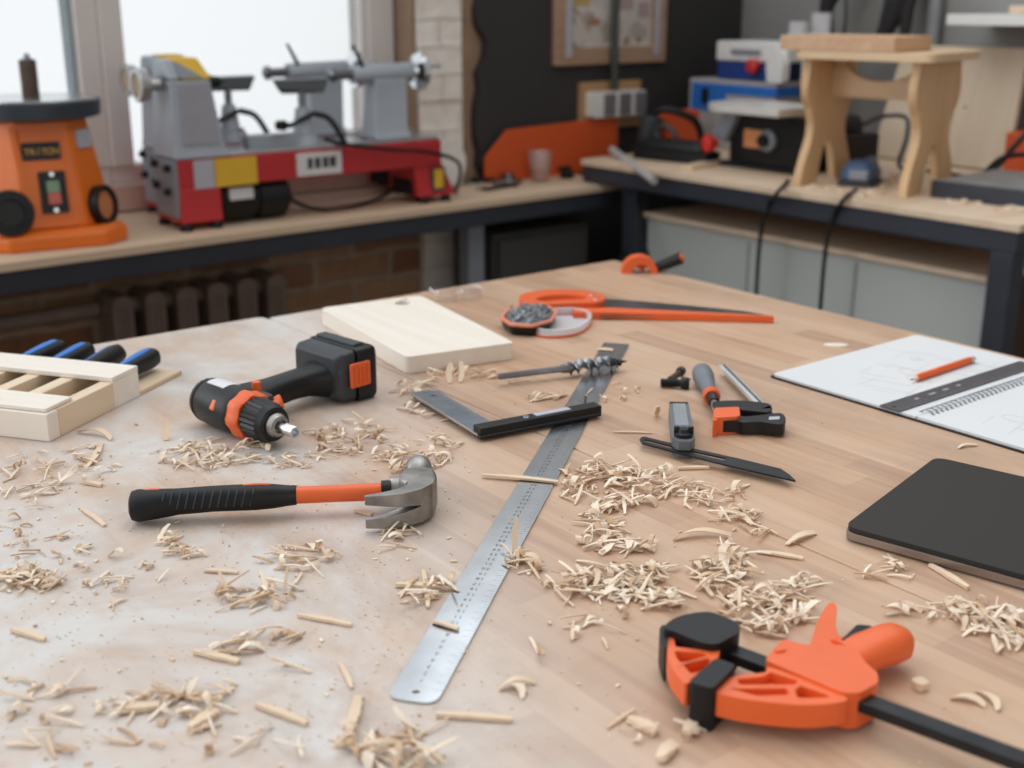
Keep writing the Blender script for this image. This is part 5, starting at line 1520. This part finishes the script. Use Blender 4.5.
# local x = long side, local y = short side towards the notebook
def slab(bmx, ins, z0, z1):
    prism(bmx, rect(ins, ins, 0.31 - ins, 0.232 - ins, 0.014 - ins, 7), z0, z1)
for x in (0.02, 0.27):
    for y in (0.02, 0.20):
        bm = B(); rev(bm, (x, y, 0.0), (0, 0, 1), [(0, 0.006), (0.0025, 0.006)], 14); part('rubber_foot', bm, RUBBER, t)
bm = B(); prism(bm, rect(0, 0, 0.31, 0.232, 0.014, 7), 0.0026, 0.0098, taper=None); part('base', bm, ALUE, t, 0.002)
bm = B(); prism(bm, rect(0.001, 0.001, 0.309, 0.231, 0.014, 7), 0.0102, 0.0150); part('lid', bm, ALU, t, 0.0018)

# ---- big orange one-handed bar clamp
o = tz(800, 680)
t = thing('quick_clamp', 'big orange quick clamp with black rubber pads lying on the workbench', 'clamp', (o.x, o.y, ZT))
Z6 = lambda p: (640 + p[0] / 3.413, 590 + p[1] / 3.413)
def tr6(pts, z):
    return trace(o, [Z6(p) for p in pts], ZT + z)
zt = 0.031
a, b_ = Vector(tr6([(240, 190)], 0.021)[0] + (0.021,)), Vector(tr6([(1330, 595)], 0.021)[0] + (0.021,))
d = b_ - a
bm = B(); box(bm, (a + b_) / 2, (d.length, 0.0145, 0.0085), math.atan2(d.y, d.x)); part('slide_bar', bm, BLUED, t, 0.0008)
# fixed jaw: ribbed web, then cap and pad
o1 = spline2(tr6([(98, 142), (92, 200), (104, 255), (135, 298), (165, 318), (232, 262), (268, 226), (270, 190), (240, 178), (170, 150)], zt), 3)
h1 = [tr6(h, zt) for h in ([(118, 158), (170, 163), (245, 192), (225, 204), (122, 192)], [(120, 207), (218, 214), (232, 222), (142, 248), (126, 230)], [(150, 256), (236, 230), (238, 245), (200, 280), (172, 282)])]
bm = B(); prism(bm, o1, zt - 0.018, zt, [fillet(h, 0.0012, 2) for h in h1])
for h in h1:
    prism(bm, h, zt - 0.0115, zt - 0.0075)
part('fixed_jaw', bm, ORANGE, t, 0.0012)
ct = spline2(tr6([(82, 128), (110, 100), (160, 82), (235, 74), (290, 92), (334, 112), (338, 142), (300, 165), (262, 184), (215, 180), (170, 164), (118, 142)], zt + 0.006), 3)
bm = B(); prism(bm, ct, 0.006, zt + 0.006); part('head_cap', bm, RUBBER, t, 0.004, seg=3)
bm = B(); prism(bm, spline2(tr6([(66, 140), (80, 122), (104, 135), (98, 150), (92, 200), (80, 192)], zt), 3), 0.004, zt + 0.001); part('cap_skirt', bm, RUBBER, t, 0.002)
pd = fillet(tr6([(163, 312), (258, 230), (330, 254), (248, 338)], zt + 0.004), 0.005, 4)
bm = B(); prism(bm, pd, 0.0003, zt + 0.004); pdo = part('jaw_pad', bm, RUBBER, t, 0.0025)
# sliding jaw web
o2_ = spline2(tr6([(258, 338), (318, 290), (428, 276), (436, 258), (520, 284), (690, 350), (692, 376), (560, 388), (400, 374), (300, 356)], zt), 3)
h2 = [tr6(h, zt) for h in ([(330, 300), (425, 290), (445, 275), (540, 305), (530, 318), (340, 318)], [(310, 332), (500, 330), (510, 352), (400, 356)], [(548, 322), (640, 352), (650, 362), (540, 364), (528, 340)])]
bm = B(); prism(bm, o2_, zt - 0.019, zt - 0.001, [fillet(h, 0.0012, 2) for h in h2])
for h in h2:
    prism(bm, h, zt - 0.0125, zt - 0.0085)
part('sliding_jaw', bm, ORANGE, t, 0.0012)
bd = fillet(tr6([(426, 238), (488, 166), (560, 186), (690, 186), (742, 204), (770, 248), (812, 282), (814, 316), (748, 352), (692, 350)], zt + 0.001), 0.004, 4)
bm = B(); prism(bm, bd, 0.004, zt + 0.001); bdo = part('trigger_body', bm, ORANGE, t, 0.0022, seg=3)
bm = B(); prism(bm, fillet(tr6([(455, 196), (492, 190), (500, 205), (462, 212)], zt + 0.002), 0.002), zt + 0.001, zt + 0.0025); part('raised_stop', bm, ORANGE, bdo, 0.0005)
# main grip: fat rounded bar
g0, g1, g2 = [Vector(tr6([p], 0.02)[0] + (0.0195,)) for p in ((700, 232), (790, 205), (880, 172))]
def grip_ring(c, dv, w, h, n=24):
    dv = Vector((dv.x, dv.y, 0)).normalized(); s = Vector((-dv.y, dv.x, 0))
    return [c + s * (w * math.copysign(abs(math.cos(a)) ** 0.8, math.cos(a))) + Vector((0, 0, h * math.copysign(abs(math.sin(a)) ** 0.8, math.sin(a)))) for a in [2 * PI * i / n for i in range(n)]]
dv = g2 - g0
bm = B(); loft(bm, [grip_ring(g0 + dv * k, dv, w, h) for k, w, h in ((0, 0.020, 0.0105), (0.25, 0.018, 0.0115), (0.5, 0.0165, 0.0125), (0.8, 0.0165, 0.0135), (1.0, 0.0155, 0.0130), (1.10, 0.0115, 0.0105), (1.15, 0.005, 0.005))]); part('main_grip', bm, ORANGE, t)
lv = spline2(tr6([(588, 196), (598, 130), (618, 80), (642, 46), (660, 42), (672, 62), (668, 120), (684, 196)], 0.026), 3)
bm = B(); prism(bm, lv, 0.010, 0.026); part('squeeze_lever', bm, ORANGE, t, 0.004, seg=3)
bm = B(); prism(bm, fillet(tr6([(684, 172), (742, 116), (794, 122), (790, 150), (722, 176)], 0.030), 0.003), 0.010, 0.030); part('release_lever', bm, RUBBER, t, 0.002)
# ================================================================== SHAVINGS
def add_shaving(bmx, A, Bp, w, th, bow, lift, twist, rng, n=7, curl=0.0):
    """a ragged ribbon of wood from A to B"""
    A, Bp = Vector(A), Vector(Bp)
    d = Bp - A
    L = d.length
    if L < 1e-5:
        return
    e = d / L
    s = Vector((-e.y, e.x, 0))
    if s.length < 1e-6:
        s = Vector((1, 0, 0))
    s.normalize()
    up = Vector((0, 0, 1))
    rings = []
    ph = rng.uniform(0, 6.28)
    for i in range(n + 1):
        u = i / n
        c = A + d * u + s * (bow * math.sin(PI * u) + 0.12 * bow * math.sin(7 * u + ph)) + up * (lift * math.sin(PI * u))
        if curl:
            a = curl * u
            c = A + e * (L * u) + s * (bow * math.sin(a)) + up * (lift * (1 - math.cos(a)))
        ww = w * (0.55 + 0.45 * math.sin(PI * min(1, max(0, u * 0.86 + 0.07)))) * rng.uniform(0.85, 1.1) / 2
        tw = twist * (u - 0.5)
        ws = s * math.cos(tw) + up * math.sin(tw)
        tn = (e.cross(ws)).normalized() * (th / 2)
        rings.append([c + ws * ww + tn, c - ws * ww + tn, c - ws * ww - tn, c + ws * ww - tn])
    lo = min(p.z for r in rings for p in r)
    if lo < ZT + 0.0003:
        for r in rings:
            for p in r:
                p.z += ZT + 0.0003 - lo
    loft(bmx, rings)


def add_curl(bmx, c, r, w, th, ax, turns, rng):
    """a tight roll lying with its axis along ax"""
    a = Vector((math.cos(ax), math.sin(ax), rng.uniform(-0.25, 0.25))).normalized()
    u = Vector((-math.sin(ax), math.cos(ax), 0))
    v = a.cross(u)
    n = max(6, int(turns * 9))
    rings = []
    st = rng.uniform(0, 6.28)
    for i in range(n + 1):
        t = i / n
        an = st + turns * 2 * PI * t
        rr = r * (1 - 0.35 * t)
        rad = u * math.cos(an) + v * math.sin(an)
        p = c + rad * rr + a * (w * 0.9 * t * turns)
        rings.append([p + a * w / 2 + rad * th / 2, p - a * w / 2 + rad * th / 2, p - a * w / 2 - rad * th / 2, p + a * w / 2 - rad * th / 2])
    lo = min(q.z for k in rings for q in k)
    if lo < ZT + 0.0003:
        for k in rings:
            for q in k:
                q.z += ZT + 0.0003 - lo
    loft(bmx, rings)


def heap(name, label, ell, n, h, seed, size=1.0, stick=0.5, group=None):
    """ell: list of (px, py, rx, ry) ellipses measured in the photo (pixels on the table plane)"""
    rng = random.Random(seed)
    bmx = B()
    wsum = sum(e[2] * e[3] for e in ell)
    for px, py, rx, ry in ell:
        m = max(3, int(0.55 * n * rx * ry / wsum))
        for i in range(m):
            a = rng.uniform(0, 2 * PI); r = rng.random() ** 0.6
            w = tz(px + rx * r * math.cos(a), py + ry * r * math.sin(a))
            z = ZT + 0.0005 + max(0, (1 - r)) * h * rng.random()
            c = Vector((w.x, w.y, z))
            k = rng.random()
            an = rng.uniform(0, 2 * PI)
            if k < stick:
                L = rng.uniform(0.012, 0.034) * size
                dv = Vector((math.cos(an), math.sin(an), rng.uniform(-0.2, 0.35))) * L / 2
                add_shaving(bmx, c - dv, c + dv, rng.uniform(0.0012, 0.0034) * size, rng.uniform(0.0006, 0.0014), rng.uniform(-.0015, .0015), rng.uniform(0, .002), rng.uniform(-1, 1), rng, 4)
            elif k < stick + 0.20:
                L = rng.uniform(0.008, 0.022) * size
                dv = Vector((math.cos(an), math.sin(an), rng.uniform(-0.1, 0.5))) * L / 2
                add_shaving(bmx, c - dv, c + dv, rng.uniform(0.003, 0.0075) * size, 0.0005, rng.uniform(-.004, .004), rng.uniform(0, .006), rng.uniform(-2, 2), rng, 6)
            elif k < stick + 0.27:
                add_curl(bmx, c + Vector((0, 0, 0.003)), rng.uniform(0.003, 0.0055) * size, rng.uniform(0.003, 0.006) * size, 0.0005, an, rng.uniform(0.5, 1.1), rng)
            else:
                L = rng.uniform(0.002, 0.007) * size
                dv = Vector((math.cos(an), math.sin(an), rng.uniform(-0.2, 0.2))) * L / 2
                add_shaving(bmx, c - dv, c + dv, rng.uniform(0.0012, 0.0032), 0.0007, 0, 0.001, rng.uniform(-1, 1), rng, 2)
    return tag(link(name, bmx, SHAV, None, 0, smooth=False), label, 'wood shavings', group, 'stuff')


S = 'wood_shavings'
heap(S, 'heap of curled shavings spread on the dusty table below the drill', [(185, 455, 38, 12), (235, 452, 40, 14), (290, 462, 25, 8), (205, 465, 30, 6)], 230, 0.008, 1)
heap(S, 'shavings lying between the hammer head and the drill battery', [(350, 436, 40, 16), (405, 462, 42, 14), (440, 448, 25, 12), (330, 455, 25, 8)], 240, 0.008, 2)
heap(S, 'shavings caught under the hammer claws', [(400, 530, 20, 10), (395, 545, 12, 7)], 34, 0.010, 3, 1.1, 0.6)
heap(S, 'loose heap of shavings below the hammer shaft in the dust', [(258, 600, 34, 12), (285, 590, 20, 8), (230, 596, 14, 9), (300, 560, 45, 14)], 120, 0.009, 4, 1.1)
heap(S, 'strewn shavings between the chisel rack and the hammer grip', [(60, 468, 58, 18), (95, 455, 24, 9), (30, 490, 30, 14)], 120, 0.005, 5)
heap(S, 'dense low mound of dark shavings at the table edge below the hammer butt', [(18, 584, 42, 9), (25, 576, 25, 6)], 150, 0.010, 6, 0.9)
heap(S, 'thin scatter of shavings on the whitened dust beside the hammer butt', [(25, 535, 40, 28), (60, 555, 45, 22), (110, 565, 50, 22), (120, 590, 60, 18)], 110, 0.002, 7, 0.9)
heap(S, 'wide heap of pale shavings between the ruler and the angle gauge', [(600, 478, 40, 16), (645, 482, 36, 16), (680, 490, 26, 12), (620, 505, 30, 8), (575, 490, 14, 12)], 330, 0.012, 8, 1.1)
heap(S, 'long tangle of pale shavings trailing from the gauge heap towards the laptop', [(705, 500, 25, 9), (730, 495, 16, 8), (738, 520, 22, 11), (760, 530, 12, 8), (725, 545, 12, 5)], 110, 0.010, 9, 1.1)
heap(S, 'middle heap of long curled shavings beside the ruler', [(602, 527, 22, 14), (615, 545, 32, 9), (640, 548, 28, 8), (600, 512, 16, 9)], 130, 0.012, 10, 1.15)
heap(S, 'broad heap of shavings between the ruler and the orange clamp head', [(610, 578, 48, 13), (625, 590, 44, 14), (660, 600, 24, 12), (575, 590, 28, 10), (650, 575, 24, 8)], 330, 0.012, 11, 1.1)
heap(S, 'tufty heap of curled shavings between the gauge heap and the orange clamp lever', [(722, 572, 30, 12), (712, 590, 18, 9), (740, 562, 18, 10)], 120, 0.014, 12, 1.15)
heap(S, 'heap of shavings lying against the orange clamp lever', [(755, 602, 32, 14), (785, 612, 30, 14), (800, 590, 22, 9), (765, 630, 24, 9), (740, 620, 14, 8)], 220, 0.013, 13, 1.1)
heap(S, 'long heap of pale stick shavings below the laptop', [(985, 622, 36, 14), (950, 614, 34, 9), (1010, 640, 20, 14), (905, 612, 18, 5)], 150, 0.012, 14, 1.25, 0.6)
heap(S, 'few thin shavings beside the laptop corner', [(890, 568, 18, 8), (875, 575, 10, 5), (905, 578, 10, 4)], 26, 0.006, 15, 1.0, 0.6)
heap(S, 'small heap of shavings lying on the near half of the long ruler', [(430, 590, 30, 10), (420, 600, 16, 8), (447, 588, 10, 9)], 50, 0.009, 16, 1.15)
heap(S, 'shavings heaped below the rounded end of the long ruler', [(385, 752, 45, 16), (360, 745, 20, 14), (430, 762, 26, 8), (415, 735, 14, 8)], 90, 0.012, 17, 1.2, 0.5)
heap(S, 'shavings scattered below the dusty mound near the table seam', [(195, 722, 34, 12), (150, 700, 50, 10), (120, 712, 30, 8), (215, 690, 30, 8), (200, 706, 50, 12)], 110, 0.007, 18, 1.0)
heap(S, 'small round heap of shavings below the hammer grip', [(172, 552, 16, 8), (168, 540, 8, 6), (195, 555, 8, 5)], 50, 0.011, 19)
heap(S, 'shavings piled against the near corner of the cutting board', [(432, 378, 14, 7), (455, 372, 12, 8), (475, 378, 20, 6), (412, 392, 18, 8)], 80, 0.012, 20, 1.1)
heap(S, 'small heap of shavings by the bend of the long ruler and stick', [(525, 568, 18, 8), (515, 560, 10, 10), (548, 585, 10, 4)], 60, 0.010, 21)
heap(S, 'shavings resting on the square blade and beside its corner', [(420, 410, 18, 10), (462, 422, 20, 4)], 34, 0.004, 22)
heap(S, 'shavings in a patch below the middle of the table in the dust', [(245, 640, 14, 8), (238, 650, 26, 8), (280, 640, 16, 8), (292, 668, 10, 5)], 60, 0.008, 23, 1.1)
heap(S, 'sparse chips on the bare wood between the ruler and the orange clamp', [(560, 640, 50, 18), (600, 620, 40, 12), (520, 690, 18, 7), (640, 730, 26, 14), (680, 735, 18, 12)], 44, 0.002, 24, 1.0)
heap(S, 'chips and crumbs along the dusty table edge below the stout brown splinter', [(60, 690, 60, 14), (30, 720, 40, 20), (90, 745, 70, 16), (250, 745, 60, 14)], 70, 0.003, 25, 1.0)
heap(S, 'pale chips lying around the auger bit and ruler end', [(535, 400, 30, 5), (600, 398, 18, 5), (520, 384, 12, 3), (555, 398, 10, 3), (625, 392, 18, 10)], 44, 0.003, 26, 0.9)
# fine sawdust crumbs everywhere
rng = random.Random(77)
bm = B()
for i in range(1900):
    if rng.random() < 0.72:
        px, py = rng.uniform(-20, 470), rng.uniform(425, 790) ** 1.0
    else:
        px, py = rng.uniform(380, 1040), rng.uniform(360, 790)
        if px > 640 and rng.random() < 0.55:
            continue
    w = tz(px, py)
    if w.x > 1.19 or w.y > 1.7 or (w.x > 0.88 and w.y < 0.74):
        continue
    s = rng.uniform(0.0003, 0.0010) * (2.4 if rng.random() < 0.10 else 1)
    a = rng.uniform(0, 6.28)
    z0 = ZT + 0.0003 + s * 0.3
    box(bm, (w.x, w.y, z0), (s * rng.uniform(1, 2.6), s, s * 0.6), a)
tag(link('sawdust', bm, SHAV, None, 0, smooth=False), 'fine sawdust crumbs sprinkled over both workbench tops', 'sawdust', None, 'stuff')
# crumbs on the wall bench
bm = B()
for px, py, rx, ry, n in ((870, 194, 28, 5, 60), (900, 180, 20, 8, 40), (960, 201, 22, 4, 34), (1015, 210, 14, 5, 50), (830, 188, 30, 4, 20)):
    for i in range(n):
        w = tz(px + rng.gauss(0, 0.5) * rx, py + rng.gauss(0, 0.5) * ry, ZR)
        if w.x < 2.37 or w.y < 1.38:
            continue
        s = rng.uniform(0.003, 0.009)
        box(bm, (w.x, w.y, ZR + s * 0.4), (s * 1.6, s, s * 0.7), rng.uniform(0, 6.28))
tag(link('wood_shavings', bm, SHAV, None, 0, smooth=False), 'crumbs of wood left around the step stool on the wall bench', 'wood shavings', None, 'stuff')

# single shavings that stand out on their own: (pixel a, pixel b, width, thickness, bow, lift, twist, label)
ONE = [
    ((482, 478), (558, 485), .007, .0022, .002, .002, .2, 'long flat splinter lying across the steel ruler below the square'),
    ((358, 701), (348, 742), .008, .0045, .001, .001, .4, 'thick pale splinter pointing at the rounded ruler end'),
    ((118, 714), (160, 709), .008, .004, .001, .001, .5, 'stout brown splinter lowest on the dusty table, beside the chips'),
    ((190, 732), (217, 714), .009, .004, .001, .001, .4, 'short dark splinter touching the low chip scatter'),
    ((257, 707), (307, 726), .006, .003, .001, .002, .3, 'slim splinter on bare wood between the chip scatter and thick splinter'),
    ((194, 654), (239, 664), .006, .003, .001, .002, .3, 'slim splinter below the patch of shavings in the dust'),
    ((298, 617), (352, 627), .005, .0025, .001, .002, .2, 'straight splinter beside the loose heap below the hammer shaft'),
    ((436, 717), (512, 722), .006, .003, .001, .002, .2, 'long straight splinter beside the rounded end of the ruler'),
    ((499, 691), (535, 684), .006, .0012, .003, .006, 1.2, 'curled shaving alone on bare wood beside the ruler end splinter'),
    ((757, 553), (803, 560), .006, .002, .001, .003, .3, 'flat pale stick below the tangle towards the laptop'),
    ((673, 541), (731, 537), .007, .001, .006, .008, 1.5, 'wavy shaving lying alone between the middle heap and tangle'),
    ((718, 511), (752, 526), .007, .001, .003, .007, .8, 'broad pale shaving at the end of the gauge heap'),
    ((930, 567), (968, 590), .006, .003, .001, .001, .3, 'straight pale splinter before the laptop front edge'),
    ((787, 546), (815, 534), .008, .0012, .001, .005, .8, 'rolled pale shaving beside the laptop side of the tangle'),
    ((678, 470), (709, 469), .005, .0025, .001, .002, .3, 'straight pale stick right by the slotted gauge blade'),
    ((656, 415), (662, 436), .006, .002, .001, .010, .5, 'pale shaving standing beside the grey gauge stock'),
    ((613, 433), (652, 434), .003, .0012, .001, .001, .1, 'thin straight sliver beside the rounded gauge blade end'),
    ((668, 388), (690, 379), .007, .0015, .002, .004, .8, 'pale chip lying between the black knob and clamp handle'),
    ((396, 587), (437, 590), .007, .003, .002, .003, .4, 'stick shaving touching the long edge of the ruler'),
    ((423, 572), (428, 609), .005, .002, .001, .004, .3, 'pale sliver crossing the stick beside the ruler edge'),
    ((516, 557), (522, 531), .006, .0012, .002, .020, .4, 'upright brown shaving leaning on the ruler edge'),
    ((433, 625), (458, 633), .005, .002, .001, .003, .6, 'dark shaving lying on the near half of the ruler'),
    ((78, 433), (112, 441), .007, .0012, .006, .009, 1.4, 'curled shaving lying alone before the chisel rack'),
    ((167, 441), (176, 415), .009, .001, .002, .012, .5, 'broad shaving standing upright before the drill body'),
    ((450, 384), (455, 364), .008, .001, .002, .014, .5, 'upright curled shaving against the board near corner'),
    ((460, 383), (464, 362), .008, .001, -.002, .014, .6, 'second upright curled shaving near the cutting board'),
    ((597, 351), (613, 352), .012, .001, .001, .001, .1, 'flat pale chip lying on the far end of the ruler'),
    ((534, 402), (567, 396), .005, .0015, .001, .002, .3, 'slim pale strip between the square and the auger bit'),
    ((958, 449), (977, 446), .005, .001, .003, .003, .5, 'small curved shaving between the notebook and the laptop'),
    ((629, 722), (656, 736), .010, .004, .001, .002, .4, 'thick pale shaving on bare wood below the orange clamp'),
    ((686, 737), (698, 723), .009, .005, .001, .001, .3, 'short chunky chip below the black clamp pad'),
    ((660, 764), (674, 748), .010, .004, .001, .004, .8, 'curled thick shaving at the table corner below the clamp'),
    ((914, 690), (925, 687), .011, .006, .0, .0, .1, 'small square chip beside the orange clamp bar'),
    ((950, 700), (985, 708), .007, .001, .005, .004, 1.0, 'thin curled shaving behind the black clamp bar'),
    ((975, 692), (998, 712), .006, .001, .004, .004, 1.0, 'thin twisted shaving over the end of the clamp bar'),
    ((355, 512), (372, 516), .006, .002, .001, .001, .3, 'small chip beside the tips of the hammer claws'),
    ((102, 443), (86, 470), .007, .001, .003, .004, .6, 'flat shaving below the curl by the chisel rack'),
    ((205, 572), (238, 574), .005, .002, .001, .002, .3, 'brown splinter beside the round heap below the grip'),
    ((82, 510), (105, 527), .005, .002, .001, .002, .3, 'slim pale splinter on the dust before the hammer butt'),
    ((84, 484), (102, 487), .006, .003, .001, .001, .3, 'orange brown splinter at the end of the rack scatter'),
    ((12, 632), (45, 642), .006, .003, .002, .002, .4, 'grey splinter below the dense dark mound'),
    ((340, 665), (352, 690), .004, .002, .001, .001, .2, 'faint sliver between the loose heap and ruler end'),
]
for a, b_, w, th, bow, lift, tw, lb in ONE:
    r_ = random.Random(int(a[0] * 7 + a[1]))
    lb = lb.replace(' right by ', ' close by ')
    A, Bp = tz(*a), tz(*b_)
    if lift >= 0.01:      # a shaving that stands up
        A = tz(*a); Bp = A + (tz(*b_) - A) * 0.22; Bp.z = ZT + lift * 1.6; lf = 0.0
    else:
        lf = lift * 0.55
    if th >= 0.002 and lift < 0.01:
        lf *= 0.35; bow *= 0.6
    onr = 0.0
    if 'ruler' in lb and ('lying on' in lb or 'across' in lb):
        onr = 0.0018
    A.z += 0.0006 + onr + th / 2; Bp.z += 0.0006 + onr + (th / 2 if lift < 0.01 else 0)
    bm = B(); add_shaving(bm, A - Vector((A.x, A.y, 0)), Bp - Vector((A.x, A.y, 0)), w, th, bow, lf, tw, r_, 9)
    o = link('wood_shaving', bm, SHAV, None, 0, smooth=False)
    o.location = (A.x, A.y, 0)
    tag(o, lb, 'shaving', 'single wood shavings on the workbench')
# pale paint spot
c = tz(834, 345)
bm = B(); prism(bm, spline2([(0.014 * math.cos(a) * (1.5 if math.cos(a) > 0 else 1.1), 0.010 * math.sin(a)) for a in [i * PI / 5 for i in range(10)]], 3), 0.0002, 0.0006)
o = link('glue_drop', bm, mat('dried_glue', rgb(226, 216, 202), 0.5)); o.location = (c.x, c.y, ZT)
o.rotation_euler = (0, 0, R_(-37))
tag(o, 'pale dried glue drop on the wood behind the notebook corner', 'glue')

# ================================================================== LIGHT, SKY, CAMERA
w = bpy.data.worlds.new('overcast_sky')
SC.world = w
w.use_nodes = True
nt = w.node_tree
bg = nt.nodes['Background']
tc = nn(nt, 'ShaderNodeTexCoord')
dp = nn(nt, 'ShaderNodeVectorMath', operation='DOT_PRODUCT')
dp.inputs[1].default_value = Vector((-0.30, 0.90, 0.32)).normalized()
nt.links.new(tc.outputs['Generated'], dp.inputs[0])
mr = nn(nt, 'ShaderNodeMapRange')
mr.interpolation_type = 'SMOOTHSTEP'
mr.inputs['From Min'].default_value = -0.1
mr.inputs['From Max'].default_value = 0.75
nt.links.new(dp.outputs['Value'], mr.inputs['Value'])
mx = nn(nt, 'ShaderNodeMix', data_type='RGBA')
mx.inputs[6].default_value = (SKY_ROOM[0], SKY_ROOM[1], SKY_ROOM[2], 1)
mx.inputs[7].default_value = (SKY_WIN[0], SKY_WIN[1], SKY_WIN[2], 1)
nt.links.new(mr.outputs[0], mx.inputs[0])
nt.links.new(mx.outputs[2], bg.inputs['Color'])
bg.inputs['Strength'].default_value = 1.0


def area(name, loc, to, size, sy, power, col):
    l = bpy.data.lights.new(name, 'AREA')
    l.shape = 'RECTANGLE'
    l.size = size
    l.size_y = sy
    l.energy = power
    l.color = col
    o = bpy.data.objects.new(name, l)
    COL.objects.link(o)
    o.location = loc
    o.rotation_euler = (Vector(to) - Vector(loc)).to_track_quat('-Z', 'Y').to_euler()
    return o


area('window_daylight', (-0.9, 3.0, 1.75), (0.7, 1.0, 0.9), 1.9, 1.4, L_WIN, (0.95, 0.98, 1.0))
area('rear_fill_light', (0.3, -1.6, 1.7), (1.2, 2.6, 0.9), 2.0, 1.3, L_REARFILL, (1.0, 0.98, 0.95))  # unseen fill added behind the camera to lift the wall under the bench
area('overhead_fill_light', (1.5, 1.3, 2.9), (1.6, 1.6, 0.9), 1.4, 1.4, L_TOPFILL, (1.0, 0.96, 0.9))  # unseen fill added overhead to lift the walls and wall bench

cam = bpy.data.cameras.new('camera')
cam.sensor_width = 36.0
cam.lens = FPX / 1024.0 * 36.0
cam.dof.use_dof = True
cam.dof.focus_distance = 1.22
cam.dof.aperture_fstop = cam.lens / 1000.0 / 0.0095
cam.clip_start = 0.02
co = bpy.data.objects.new('camera', cam)
COL.objects.link(co)
co.location = (0, 0, CAMH)
co.rotation_euler = (PI / 2 - PITCH, 0, YAW - PI / 2)
SC.camera = co
SC.view_settings.view_transform = 'Standard'
SC.view_settings.look = 'None'
SC.view_settings.gamma = 1.0
SC.view_settings.use_curve_mapping = False
SC.view_settings.exposure = EXPO
SC.cycles.use_denoising = True
SC.cycles.max_bounces = 8
SC.cycles.transparent_max_bounces = 12
SC.cycles.caustics_reflective = False
SC.cycles.caustics_refractive = False
